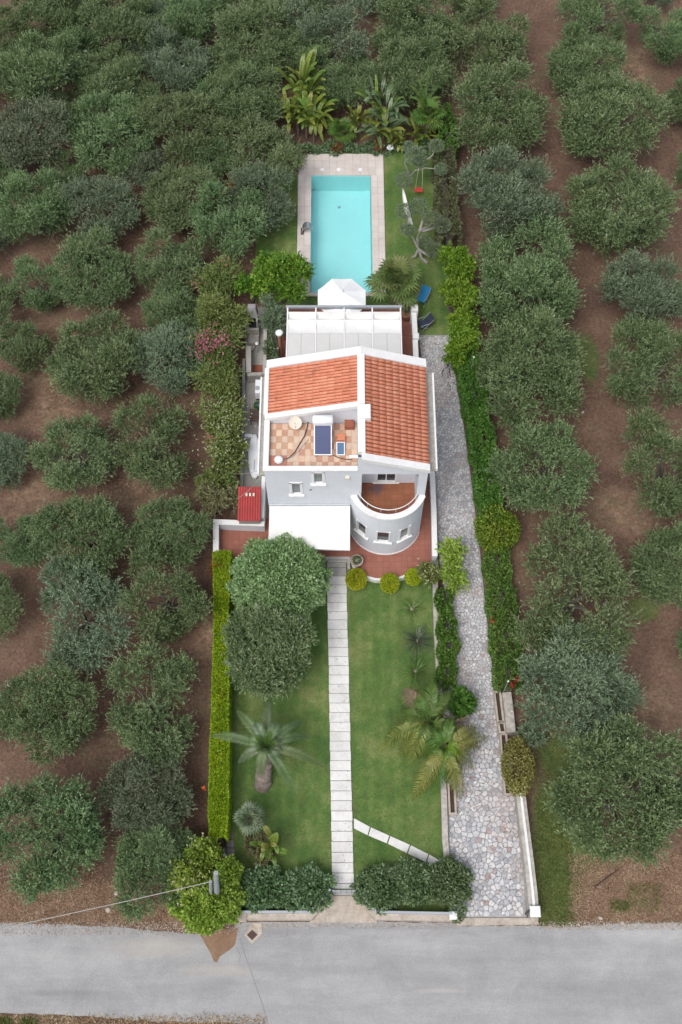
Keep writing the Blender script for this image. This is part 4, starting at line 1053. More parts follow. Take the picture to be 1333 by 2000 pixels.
garden_wall('stone_wall', [(1018, 1549), (1024, 1600), (1034, 1680), (1041, 1740), (1044, 1775)], .42, 0, .85, M['stone_wall'], 'pale stone wall with thin capping along the right edge of the lower driveway', CP, -.155, zline=.85)
garden_wall('stone_wall', [(990, 1352), (995, 1390), (999, 1430)], .42, 0, .6, M['stone_wall'], 'short weathered white wall behind the planter boxes right of the driveway', zline=.6)
# front boundary wall on the road, two runs, with grey metal rails behind
def front_wall(line, lab):
    t = garden_wall('front_wall', line, .34, 0, .55, M['beige_wall'], lab, zline=.55)
    pts = PL([(x, y - 7) for x, y in line], .75); mb = MB(); mb.wall(pts, .10, .45, .78); part('metal_rail', mb, M['grey_metal'], t)
    return t
front_wall([(464, 1788), (606, 1788), (646, 1744)], 'beige boundary wall with grey metal rail left of the garden gate')
front_wall([(698, 1744), (736, 1788), (884, 1791)], 'beige boundary wall with grey metal rail right of the garden gate')
def pillar(px, py, w, h, lab, m=CP):
    p = P(px, py, h); t = thing('gate_pillar', (p.x, p.y, 0), lab, 'pillar')
    mb = MB(); mb.box(p.x - w / 2, p.x + w / 2, p.y - w / 2, p.y + w / 2, 0, h - .08); part('shaft', mb, M['stone_wall'], t)
    mb = MB(); mb.bev(p.x - w / 2 - .04, p.x + w / 2 + .04, p.y - w / 2 - .04, p.y + w / 2 + .04, h - .08, h, .02); part('cap', mb, m, t)
    return t
pillar(1046, 1780, .38, 1.0, 'white capped stone pillar at the right side of the driveway entrance')
pillar(886, 1788, .26, .75, 'small stone pillar with creeper at the left side of the driveway entrance')
pillar(472, 1790, .36, .62, 'short beige pillar at the left end of the front wall beside the round bush', M['beige_wall'])
p = P(1035, 1776, 1.0); mb = MB(); q = P(1027, 1786, .2); mb.wall([p, q], .05, .05, 1.0); g1 = solo('folding_gate', mb, M['dark_metal'], 'dark metal driveway gate folded back against the right pillar', 'gate')
# garden gate
g = thing('garden_gate', P(671, 1742), 'low grey barred metal gate at the foot of the slab path', 'gate')
a, b = P(651, 1745, 0), P(692, 1745, 0)
for z in (.25, .6, .95):
    mb = MB(); mb.tube([(a.x, a.y, z), (b.x, b.y, z)], .022, 6); part('gate_rail', mb, M['grey_metal'], g)
for i in range(9):
    x = a.x + (b.x - a.x) * i / 8; mb = MB(); mb.tube([(x, a.y, .08), (x, a.y, .97)], .03 if i in (0, 8) else .014, 6); part('gate_bar', mb, M['dark_metal'] if i % 2 else M['grey_metal'], g)
mb = MB(); mb.prism(PL([(651, 1738), (692, 1738), (693, 1749), (650, 1749)], 0), 0, .07); part('sill_step', mb, M['slab_old'], g)

# planter boxes along the driveway
def planter(quad, lab, rim=.05, h=.3):
    pts = PL(quad, h); t = thing('planter_box', (pts[3].x, pts[3].y, 0), lab, 'planter', 'soil filled planter boxes along the driveway')
    mb = MB(); mb.wall(pts + [pts[0]], .09, 0, h); part('planter_rim', mb, M['beige_wall'], t)
    mb = MB(); mb.prism(pts, 0, h - .12); part('soil', mb, M['planter_soil'], t)
planter([(966, 1351), (977, 1351), (984, 1409), (973, 1409)], 'topmost soil filled planter box on the right side of the driveway')
planter([(974, 1411), (985, 1411), (989, 1430), (977, 1430)], 'smallest planter box, second from the top right of the driveway')
planter([(978, 1433), (989, 1433), (993, 1476), (981, 1476)], 'third planter box from the top right of the driveway, just above the variegated bush')
planter([(982, 1479), (994, 1479), (1002, 1551), (987, 1551)], 'lowest and longest planter box right of the driveway beside the variegated bush')
planter([(876, 1528), (888, 1528), (891, 1589), (879, 1589)], 'long planter box left of the driveway under the yellow palm')
planter([(870, 1440), (882, 1440), (888, 1524), (875, 1524)], 'planter box left of the driveway hidden under palm fronds')

# ------------------------------------------------------------------ roof terrace equipment
def place(px, py, z): return P(px, py, z)
p = P(632, 880, ZF)
swh = thing('solar_water_heater', (p.x, p.y, ZF), 'solar water heater with blue collector and white tank on the roof terrace', 'solar heater')
k = 1.0
b0, b1 = P(613.5, 889, ZF + .15), P(648.5, 889, ZF + .15)
# the collector leans back against its stand
t0, t1 = F(613.5, 829, b0.y + 1.15), F(648.5, 829, b0.y + 1.15)
def panel(name, a, b, c, d, m, mf, parent, th=.07, rim=.045):
    a, b, c, d = map(Vector, (a, b, c, d)); n = (b - a).cross(d - a).normalized()
    mb = MB(); mb.hexa([a - n * th, b - n * th, c - n * th, d - n * th], [a, b, c, d]); fr = part(name + '_frame', mb, mf, parent)
    u = (b - a).normalized() * rim; v = (d - a).normalized() * rim
    mb = MB(); mb.add([a + u + v + n * .006, b - u + v + n * .006, c - u - v + n * .006, d + u - v + n * .006], [(0, 1, 2, 3)]); part(name + '_glass', mb, m, fr)
panel('collector', b0, b1, t1, t0, M['collector'], M['frame_white'], swh)
tz = t0.z + .12; ty = t0.y + .12
mb = MB(); mb.tube([(t0.x - .06, ty, tz + .1), (t0.x - .02, ty, tz + .1), (t1.x + .02, ty, tz + .1), (t1.x + .06, ty, tz + .1)], [.15, .22, .22, .15], 16); part('tank', mb, M['white_plastic'], swh, smooth=True)
mb = MB()
for x in (t0.x + .05, t1.x - .05):
    mb.tube([(x, t0.y + .05, ZF), (x, t0.y + .05, tz)], .02, 5); mb.tube([(x, t0.y + .3, ZF), (x, t0.y + .3, tz)], .02, 5); mb.tube([(x, b0.y, ZF), (x, b0.y, b0.z)], .02, 5); mb.tube([(x, b0.y, ZF + .04), (x, t0.y + .3, ZF + .04)], .02, 5)
part('stand', mb, M['steel'], swh)
p = P(665, 890, ZF)
pv = thing('photovoltaic_unit', (p.x, p.y, ZF), 'small light blue solar panel on stacked bricks beside the water heater', 'solar panel')
b0, b1 = P(657.5, 889, ZF + .05), P(674, 889, ZF + .05); t0, t1 = F(657.5, 863, b0.y + .6), F(674, 863, b0.y + .6)
panel('panel', b0, b1, t1, t0, M['pv'], M['frame_white'], pv, .04, .04)
def stack(px, py, w, d, h, n, lab, mm):
    p = P(px, py, ZF); t = thing('brick_stack', (p.x, p.y, ZF + .004), lab, 'bricks')
    for i in range(n):
        mb = MB(); z = ZF + .006 + h * i / n; o_ = R.uniform(-.03, .03)
        mb.bev(p.x - w / 2 + o_, p.x + w / 2 + o_, p.y - d / 2, p.y + d / 2, z, z + h / n - .012, .01); part('brick', mb, mm, t)
stack(683, 833, .44, .36, .32, 2, 'pile of red bricks against the wall in the top right corner of the roof terrace', M['brick_red'])
stack(666, 857, .38, .34, .2, 3, 'loose roof tiles stacked behind the small solar panel', M['roof_tile'])
p = P(578, 836, ZF)
dish = thing('satellite_dish', (p.x, p.y, ZF), 'cream round satellite dish standing at the back of the roof terrace', 'satellite dish')
mb = MB(); mb.tube([(p.x, p.y, ZF), (p.x, p.y, ZF + .45)], .025, 6); part('mast', mb, M['steel'], dish)
cc = Vector((p.x, p.y, ZF + .5)); nrm = Vector((0, -.55, .83)).normalized(); u = Vector((1, 0, 0)); v = nrm.cross(u)
mb = MB(); n = 24; rings = 5
for i in range(rings + 1):
    r_ = .30 * i / rings
    for k in range(n):
        a = 6.2832 * k / n; mb.v.append(tuple(cc + u * math.cos(a) * r_ + v * math.sin(a) * r_ + nrm * (r_ ** 2 * .8)))
for i in range(rings):
    for k in range(n): mb.f.append((i * n + k, i * n + (k + 1) % n, (i + 1) * n + (k + 1) % n, (i + 1) * n + k))
part('reflector', mb, M['cream_plastic'], dish, smooth=True)
mb = MB(); mb.tube([cc - v * .28, cc + nrm * .38], .012, 5); mb.tube([cc + nrm * .34, cc + nrm * .44], .04, 8); part('feed_arm', mb, M['grey_metal'], dish)
p = P(545, 899, ZF)
mb = MB(); mb.lathe((p.x, p.y, ZF + .005), [(.2, 0), (.22, .06), (.16, .16), (.06, .2)], 18); solo('roof_vent', mb, M['white_plastic'], 'white round vent cap on the red tiles of the roof terrace corner', 'vent', smooth=True)
p = P(692, 893, ZF); mb = MB(); mb.bev(p.x - .22, p.x + .2, p.y - .07, p.y + .07, ZF + .005, ZF + .1, .02); solo('cable_box', mb, M['white_plastic'], 'white plastic box by the roof terrace parapet where the cable ends', 'box')
def cable(pts, z, r, m, lab, cat='cable'):
    P3 = [P(x, y, z) for x, y in pts]; mb = MB(); mb.tube(P3, r, 5); return solo('cable', mb, m, lab, cat)
cable([(604, 816), (600, 836), (595, 852), (585, 868), (575, 885), (563, 895), (550, 899)], ZF + .06, .025, M['cable'], 'thick brown cable running from the water heater to the roof vent')
cable([(603, 858), (594, 868), (584, 880), (570, 893), (556, 899)], ZF + .04, .018, M['cable_pale'], 'thin second cable lying beside the thick brown one on the roof terrace')
cable([(651, 889), (662, 894), (675, 897), (688, 898)], ZF + .05, .02, M['cable'], 'short dark cable from the collector to the white box')

# ------------------------------------------------------------------ rear terrace: pergola, walls
zp = 2.75
yb = P(670, 600, zp).y; xa, xb = P(562, 620, zp).x, P(783, 620, zp).x
rt = MB(); rt.prism(PL([(545, 598), (812, 596), (815, 700), (545, 700)], .3), 0, .3); struct('rear_terrace', rt, M['red_terrace'])
pg = thing('pergola', ((xa + xb) / 2, yb, .3), 'metal pergola with pale sliding canvas roof on the rear terrace', 'pergola')
ye = Y2 + .25
for nme, a, b, r_ in (('front_beam', (xa - .1, yb, zp), (xb + .1, yb, zp), .07), ('rear_beam', (xa - .1, ye, zp + .1), (xb + .1, ye, zp + .1), .07)):
    mb = MB(); mb.box(a[0], b[0], a[1] - r_, a[1] + r_, a[2] - .08, a[2] + .08); part(nme, mb, M['grey_metal'], pg)
xs = [xa + (xb - xa) * i / 4 for i in range(5)]
ysw = P(670, 652, zp).y; ymid = P(670, 626, zp).y
for x in xs:
    mb = MB(); mb.box(x - .035, x + .035, ye, yb - .07, zp - .02, zp + .06); part('rafter', mb, M['frame_white'], pg)
    mb = MB(); mb.box(x - .05, x + .05, yb - .05, yb + .05, .3, zp - .08)
    if x in (xs[0], xs[2], xs[4]): part('post', mb, M['grey_metal'], pg)
for i in range(4):
    x0_, x1_ = xs[i] + .04, xs[i + 1] - .04
    # flat part with seams
    for kk in range(2):
        a, b = x0_ + (x1_ - x0_) * kk / 2 + .006, x0_ + (x1_ - x0_) * (kk + 1) / 2 - .006
        mb = MB(); mb.hexa([(a, ye + .1, zp + .06), (b, ye + .1, zp + .06), (b, ysw, zp + .02), (a, ysw, zp + .02)], [(a, ye + .1, zp + .075), (b, ye + .1, zp + .075), (b, ysw, zp + .035), (a, ysw, zp + .035)])
        part('roof_canvas', mb, M['canvas_grey'], pg)
    # two sagging folds near the outer beam
    for (ya, yc, sg) in ((ysw + .01, ymid, .10), (ymid + .04, yb - .35, .26)):
        mb = MB(); n1, n2 = 8, 8
        for a in range(n1 + 1):
            for b in range(n2 + 1):
                u, v = a / n1, b / n2
                mb.v.append((x0_ + (x1_ - x0_) * u, ya + (yc - ya) * v, zp + .03 - sg * math.sin(math.pi * v) * (.65 + .5 * math.sin(math.pi * u)) + .05 * v))
        for a in range(n1):
            for b in range(n2): q = a * (n2 + 1) + b; mb.f.append((q, q + n2 + 1, q + n2 + 2, q + 1))
        part('canvas_fold', mb, M['canvas'], pg, smooth=True)
garden_wall('rear_wall', [(808, 596), (811, 650), (813, 702)], .22, 0, 1.3, WW, 'white wall on the right side of the rear terrace beside the driveway end', CP, zline=1.3)
p = P(810, 601, 1.5); mb = MB(); mb.bev(p.x - .2, p.x + .2, p.y - .2, p.y + .2, 0, 1.55, .03); solo('corner_post', mb, CP, 'white square post at the far right corner of the rear terrace', 'post')
p = P(813, 655, 1.5); mb = MB(); mb.bev(p.x - .17, p.x + .17, p.y - .17, p.y + .17, 1.3, 1.5, .03); solo('wall_lantern', mb, CP, 'small white block lantern on top of the rear terrace wall', 'lantern')
garden_wall('side_wall', [(519, 620), (518, 670), (517, 730)], .18, 0, 1.6, M['weathered'], 'weathered white wall between the barbecue yard and the rear terrace', zline=1.6)
def pot(px, py, z, r_, h, m, lab, name='plant_pot'):
    p = P(px, py, z); t = thing(name, (p.x, p.y, z), lab, 'plant pot')
    mb = MB(); mb.lathe((p.x, p.y, z), [(r_ * .65, 0), (r_ * .9, h * .5), (r_, h * .9), (r_ * 1.08, h * .9), (r_ * 1.08, h), (r_ * .9, h), (r_ * .88, h * .86)], 20); part('pot_body', mb, m, t, smooth=False)
    return t, p
t, p = pot(793, 622, .3, .34, .6, M['terracotta'], 'terracotta pot with spiky grey plant in the corner of the rear terrace')
def blades(c, n, ln, w, tilt0, tilt1, droop, m, parent, name='leaf', segs=4, wig=.2):
    """pointed strap leaves, each its own part"""
    for i in range(n):
        a = 6.283 * i / n * 1.0 + R.uniform(-wig, wig) + (i // max(1, n)) ; a = R.uniform(0, 6.283) if n > 9 else a
        til = R.uniform(tilt0, tilt1); L_ = ln * R.uniform(.75, 1.1)
        d = Vector((math.cos(a), math.sin(a), 0)); s = Vector((-d.y, d.x, 0)); V = []
        pts = []
        for k in range(segs + 1):
            t_ = k / segs; pts.append(Vector(c) + d * (math.cos(til) * L_ * t_) + Vector((0, 0, math.sin(til) * L_ * t_ - droop * L_ * t_ * t_)))
        for k in range(segs):
            w0 = w * (.5 + .5 * math.sin(math.pi * (k / segs) ** .7 + .0)) if k else w * .5; w1 = w * (.5 + .5 * math.sin(math.pi * ((k + 1) / segs) ** .7)) * (0.02 if k == segs - 1 else 1)
            V.append([pts[k] - s * w0 / 2, pts[k] + s * w0 / 2, pts[k + 1] + s * w1 / 2, pts[k + 1] - s * w1 / 2])
        leafpart(name, np.array(V, dtype=float), m, parent, rnd=np.full(len(V), R.random()))
blades((p.x, p.y, .88), 16, .6, .05, .5, 1.2, .1, L['olive_grey'], t)
t, p = pot(697, 1101, ZT, .30, .42, M['stone_pot'], 'pale stone pot with a small dark plant at the top of the garden path')
leafpart('foliage', shell(350, (p.x, p.y, ZT + .45), (.2, .2, .16), .09, .05), L['dark_shrub'], t)

# umbrella beyond the pergola
p = P(668, 592, 0)
um = thing('parasol', (P(668, 575, 2.6).x, P(668, 575, 2.6).y, 0), 'large open white parasol between the pergola and the pool', 'parasol')
uc = P(668, 580, 2.6)
n = 8; Ru = 1.38; a0 = math.pi / 8
mb = MB(); rings = 5
for i in range(rings + 1):
    t_ = i / rings
    for k in range(n * 2):
        a = a0 + math.pi * k / n; rr = Ru * t_ * (1.0 if k % 2 == 0 else .93); z = 2.5 + .62 * (1 - t_) ** 1.15 - (.05 * t_ if k % 2 else 0)
        mb.v.append((uc.x + math.cos(a) * rr, uc.y + math.sin(a) * rr, z))
for i in range(rings):
    for k in range(n * 2): mb.f.append((i * 16 + k, i * 16 + (k + 1) % 16, (i + 1) * 16 + (k + 1) % 16, (i + 1) * 16 + k))
part('canopy', mb, M['parasol_cloth'], um)
mb = MB(); mb.tube([(uc.x, uc.y, 0), (uc.x, uc.y, 3.2)], .035, 8); part('pole', mb, M['frame_white'], um)
mb = MB(); mb.lathe((uc.x, uc.y, 3.1), [(.06, 0), (.09, .06), (.02, .16)], 10); part('finial', mb, M['frame_white'], um)
for k in range(8):
    a = a0 + math.pi * k / 4; mb = MB(); mb.tube([(uc.x, uc.y, 3.02), (uc.x + math.cos(a) * Ru * .97, uc.y + math.sin(a) * Ru * .97, 2.47)], .012, 4); part('rib', mb, M['steel'], um)

# ------------------------------------------------------------------ side yard on the left
sy = MB(); sy.prism(PL([(480, 600), (545, 600), (545, 720), (530, 735), (530, 1015), (474, 1015), (476, 860), (480, 720)], .1), -.02, .1); struct('side_yard', sy, M['conc'])
garden_wall('yard_wall', [(477, 700), (475, 820), (472, 950), (470, 1012)], .16, 0, .5, M['conc_grey'], 'dark low wall between the flowering shrubs and the side yard', zline=.5)
garden_wall('yard_wall', [(486, 676), (486, 727)], .26, .1, .9, M['conc'], 'short pale wall beside the outdoor sink in the side yard', zline=.9)
garden_wall('yard_wall', [(484, 731), (513, 730)], .2, .1, .8, M['weathered'], 'low weathered cross wall behind the air conditioner', zline=.8)
bq0, bq1 = P(483, 645, .8), P(506, 645, .8)
bq = thing('barbecue', ((bq0.x + bq1.x) / 2, bq0.y, .1), 'grey masonry barbecue with dark hearth in the side yard under the citrus tree', 'barbecue')
yb_ = bq0.y
mb = MB(); mb.box(bq0.x, bq1.x, yb_, yb_ + .75, .1, .85); part('base', mb, M['conc'], bq)
mb = MB(); mb.box(bq0.x + .02, bq0.x + .12, yb_ + .1, yb_ + .75, .852, 1.5); mb.box(bq1.x - .12, bq1.x - .02, yb_ + .1, yb_ + .75, .852, 1.5); mb.box(bq0.x + .12, bq1.x - .12, yb_ + .65, yb_ + .75, .852, 1.5); part('hearth_wall', mb, M['conc_grey'], bq)
mb = MB(); mb.box(bq0.x + .125, bq1.x - .125, yb_ + .12, yb_ + .64, .853, .95); part('hearth', mb, M['soot_pit_shade'], bq)
mb = MB(); x0_, x1_ = bq0.x, bq1.x
mb.hexa([(x0_, yb_ + .3, 1.5), (x1_, yb_ + .3, 1.5), (x1_, yb_ + .8, 1.5), (x0_, yb_ + .8, 1.5)], [(x0_ + .12, yb_ + .5, 2.1), (x1_ - .12, yb_ + .5, 2.1), (x1_ - .12, yb_ + .8, 2.1), (x0_ + .12, yb_ + .8, 2.1)]); part('hood', mb, M['conc_grey'], bq)
mb = MB(); mb.box(bq0.x + .05, bq1.x - .02, yb_ - .55, yb_ - .02, .1, .4); solo('yard_step', mb, M['conc'], 'concrete step in front of the masonry barbecue', 'step')
p = P(505, 720, .1); mb = MB(); mb.bev(p.x - .3, p.x + .22, p.y - .22, p.y + .22, .1, .14, .01); solo('brick_mat', mb, M['brick_red'], 'square of red brick paving beside the outdoor sink', 'paving')
p = P(504, 688, .1); snk = thing('outdoor_tap', (p.x, p.y, .1), 'white tap and hose on a post in the side yard', 'tap')
mb = MB(); mb.tube([(p.x, p.y, .1), (p.x, p.y, .9)], .03, 6); part('post', mb, M['grey_metal'], snk); mb = MB(); mb.lathe((p.x, p.y, .9), [(.08, 0), (.1, .05), (.05, .12)], 10); part('tap_head', mb, M['white_plastic'], snk)
mb = MB(); mb.tube([(p.x, p.y, .85), (p.x - .15, p.y - .05, .5), (p.x - .3, p.y - .02, .2), (p.x - .38, p.y + .1, .13)], .02, 5); part('hose', mb, M['dark_metal'], snk)
# flue pipe and clay post beside the canopy
p = P(550, 700, .3); fl_ = thing('flue_pipe', (p.x, p.y, .3), 'white capped clay flue pipe left of the pergola', 'flue')
mb = MB(); mb.tube([(p.x, p.y, .3), (p.x, p.y, 2.6)], .10, 10); part('pipe', mb, M['terracotta'], fl_)
mb = MB(); mb.lathe((p.x, p.y, 2.62), [(.12, 0), (.19, .04), (.19, .14), (.12, .2), (.03, .2)], 16); part('cowl', mb, M['white_plastic'], fl_)
p = P(545, 706, .3); mb = MB(); mb.tube([(p.x, p.y, .3), (p.x, p.y, 1.6)], .07, 8); solo('clay_post', mb, M['stone_pot'], 'short beige post left of the flue pipe', 'post')
# air conditioner
p = P(504, 778, .4); ac = thing('air_conditioner', (p.x, p.y, .1), 'white air conditioner unit against the left house wall', 'air conditioner')
mb = MB(); mb.bev(p.x - .12, p.x + .2, p.y - .0, p.y + .85, .35, .95, .03); part('housing', mb, M['white_plastic'], ac)
mb = MB(); mb.lathe((p.x - .0, p.y + .3, .952), [(.14, 0), (.14, .01), (.02, .01)], 14); part('fan_grille', mb, M['grey_metal'], ac)
mb = MB(); mb.box(p.x - .1, p.x + .18, p.y + .05, p.y + .12, .1, .35); mb.box(p.x - .1, p.x + .18, p.y + .7, p.y + .77, .1, .35); part('bracket', mb, M['dark_metal'], ac)
# windsurf board leaning
b0, b1 = P(497.5, 934, .25), P(497.5, 851, .2)
bd = thing('surfboard', (b0.x, b0.y, .1), 'long white sailboard lying beside the left house wall', 'surfboard')
mb = MB(); n = 20; ln = (b1 - b0).length
def bw(t): return .34 * (math.sin(math.pi * min(1, (t * .93 + .035))) ** .55)
for lay, (sc_, z) in enumerate(((.55, .16), (1.0, .21), (1.0, .26), (.75, .30))):
    for i in range(n + 1):
        q = b0.lerp(b1, i / n); rock = .12 * ((i / n - .4) ** 2)
        for s_ in (-1, 1): mb.v.append((q.x + s_ * bw(i / n) * sc_, q.y, z + rock))
def vi(l, i, s_): return l * (n + 1) * 2 + i * 2 + s_
for i in range(n):
    mb.f.append((vi(3, i, 0), vi(3, i, 1), vi(3, i + 1, 1), vi(3, i + 1, 0))); mb.f.append((vi(0, i + 1, 0), vi(0, i + 1, 1), vi(0, i, 1), vi(0, i, 0)))
    for l in range(3):
        mb.f.append((vi(l, i, 1), vi(l + 1, i, 1), vi(l + 1, i + 1, 1), vi(l, i + 1, 1))[::-1]); mb.f.append((vi(l, i, 0), vi(l + 1, i, 0), vi(l + 1, i + 1, 0), vi(l, i + 1, 0)))
part('board', mb, M['white_plastic'], bd, smooth=True)
q = b0.lerp(b1, .28); mb = MB(); mb.box(q.x - .015, q.x + .015, q.y - .3, q.y + .35, .305, .325); part('centre_slot', mb, M['grey_metal'], bd)
mb = MB(); mb.box(b0.x - .1, b0.x + .1, b0.y + .4, b0.y + .6, .1, .165); part('chock', mb, M['wood'], bd)
p = P(486, 854, .1); mb = MB(); mb.bev(p.x - .2, p.x + .2, p.y - .1, p.y + .1, .1, .32, .02); solo('storage_box', mb, M['white_plastic'], 'white rectangular box on the ground at the tip of the sailboard', 'box')
# old wooden chair
p = P(498, 824, .1); ch = thing('garden_chair', (p.x, p.y, .1), 'dark brown wooden folding chair in the side yard', 'chair')
for dx in (-.19, .19):
    for dy in (-.18, .18):
        mb = MB(); mb.tube([(p.x + dx, p.y + dy, .1), (p.x + dx * .95, p.y + dy, .52)], .022, 5); part('leg', mb, M['wood'], ch)
for i in range(4):
    mb = MB(); mb.bev(p.x - .21, p.x + .21, p.y - .2 + i * .105, p.y - .12 + i * .105, .52, .545, .005); part('seat_slat', mb, M['wood'], ch)
for i in range(3):
    mb = MB(); mb.bev(p.x - .21, p.x + .21, p.y + .21 + .02 * i, p.y + .235 + .02 * i, .62 + i * .13, .71 + i * .13, .005); part('back_slat', mb, M['wood'], ch)
for dx in (-.2, .2): mb = MB(); mb.tube([(p.x + dx, p.y + .2, .5), (p.x + dx, p.y + .29, 1.0)], .02, 5); part('back_post', mb, M['wood'], ch)
p = P(506, 796, .1); mb = MB(); mb.lathe((p.x, p.y, .1), [(.13, 0), (.17, .3), (.18, .32), (.15, .32)], 14)
t = thing('blue_bucket', (p.x, p.y, .1), 'pale blue bucket with a small green plant beside the brown chair', 'bucket'); part('bucket_body', mb, mat('pale_blue', (.25, .36, .5), (.2, .3, .42), 2, .5), t)
leafpart('foliage', shell(260, (p.x, p.y - .12, .5), (.2, .2, .16), .1, .05), L['vine'], t)
# red corrugated shed roof
sa, sb_ = P(467, 951, 1.9), P(510, 951, 1.9); sc1, sd1 = P(465, 1018, 1.55), P(510, 1018, 1.55)
sh = thing('shed', ((sa.x + sb_.x) / 2, sd1.y, .1), 'small shed with red corrugated metal roof beside the left house wall', 'shed')
nsh = 9; x0_, x1_ = P(465, 985, 1.7).x, P(510, 985, 1.7).x
for i in range(nsh):
    a, b = x0_ + (x1_ - x0_) * i / nsh, x0_ + (x1_ - x0_) * (i + 1) / nsh; mb = MB(); m_ = 6
    for k in range(m_ + 1):
        x = a + (b - a) * k / m_; z = .04 * math.sin(math.pi * k / m_)
        mb.v += [(x, sc1.y, 1.55 + z), (x, sa.y, 1.9 + z)]
    for k in range(m_): mb.f.append((2 * k, 2 * k + 2, 2 * k + 3, 2 * k + 1))
    part('roof_sheet', mb, M['red_metal'], sh, smooth=True)
mb = MB(); mb.box(x0_ + .05, x1_ - .05, sc1.y + .08, sa.y - .05, .1, 1.52); part('shed_wall', mb, M['conc'], sh)
for i in range(3):
    p = P(482 + i * 7, 966, 1.9); mb = MB(); mb.bev(p.x - .05, p.x + .05, p.y - .08, p.y + .08, 1.87, 1.93, .01); part('roof_patch', mb, M['cream_plastic'], sh)
# service wires to the house
def wire(a, b, sag, r_, m, lab):
    a, b = Vector(a), Vector(b); pts = [a.lerp(b, i / 24) - Vector((0, 0, sag * 4 * (i / 24) * (1 - i / 24))) for i in range(25)]
    mb = MB(); mb.tube(pts, r_, 4); return solo('overhead_wire', mb, m, lab, 'wire')
wire(F(513, 927, Y0), P(462, 975, 2.2), .25, .012, M['cable_pale'], 'thin pale wire from the house corner over the red shed roof')
wire(F(513, 927, Y0) + Vector((0, .3, 0)), P(455, 925, 2.0), .2, .010, M['cable_pale'], 'thin pale wire from the house corner to the white flowering bush')
# weathered white post at house corner
p = P(513, 990, 1.4); mb = MB(); mb.bev(p.x - .1, p.x + .1, P(0, 1012, 1.2).y, P(0, 930, 1.2).y, 0, 1.3, .03); solo('corner_wall', mb, CP, 'narrow white wall running forward from the left house corner beside the red shed', 'wall')

# ------------------------------------------------------------------ olive trees
LIBR = 2.4
olive_lib = []
for k in range(10):
    V, T, cs = olive_crown(LIBR, 50 + k, (7, 12, 9, 14, 8, 11, 10, 6, 13, 9)[k], 1.75 + .15 * (k % 4), 2.4, 1.0, .125, .046, (1.0, 1.15, 1.28, .95, 1.2)[k % 5], .6 + .1 * (k % 4))
    me = quads('olive_crown', V, T)
    tmb = trunk_mb(.75, .19, [tuple(c * np.array([.9, .9, .92])) for c in cs[:6]])
    tme = bpy.data.meshes.new('olive_trunk'); tme.from_pydata(tmb.v, [], tmb.f); tme.update()
    olive_lib.append((me, tme))
print('olive leaves', len(olive_lib[0][0].polygons))
for me, tme in olive_lib: me.materials.append(L['olive']); tme.materials.append(M['bark'])
ordn = ['first', 'second', 'third', 'fourth', 'fifth', 'sixth', 'seventh', 'eighth', 'ninth', 'tenth', 'eleventh', 'twelfth', 'thirteenth', 'fourteenth']
def olive(px, py, r_, label, group, mtl=None, zfac=1.0, idx=None):
    i = R.randrange(len(olive_lib)) if idx is None else idx
    z = 2.3; s = SC(px, py, z); c = P(px, py, z); rad_m = r_ / s
    sc_ = rad_m / (LIBR * (1.12 if px > 880 else (1.08 if py > 500 else 1.0)))
    z = 2.55 * sc_ * .95; c = P(px, py, z)
    root = thing('olive_tree', (c.x, c.y, 0), label, 'olive tree', group)
    root.scale = (sc_ * R.uniform(.96, 1.05), sc_ * R.uniform(.96, 1.05), sc_ * R.uniform(.9, 1.08) * zfac)
    root.rotation_euler = (0, 0, R.choice((0, math.pi)) + R.uniform(-.45, .45))
    me, tme = olive_lib[i]
    cr = link('crown', me, None, root); link('trunk', tme, None, root)
    if mtl:
        cr.material_slots[0].link = 'OBJECT'; cr.material_slots[0].material = mtl
    return root
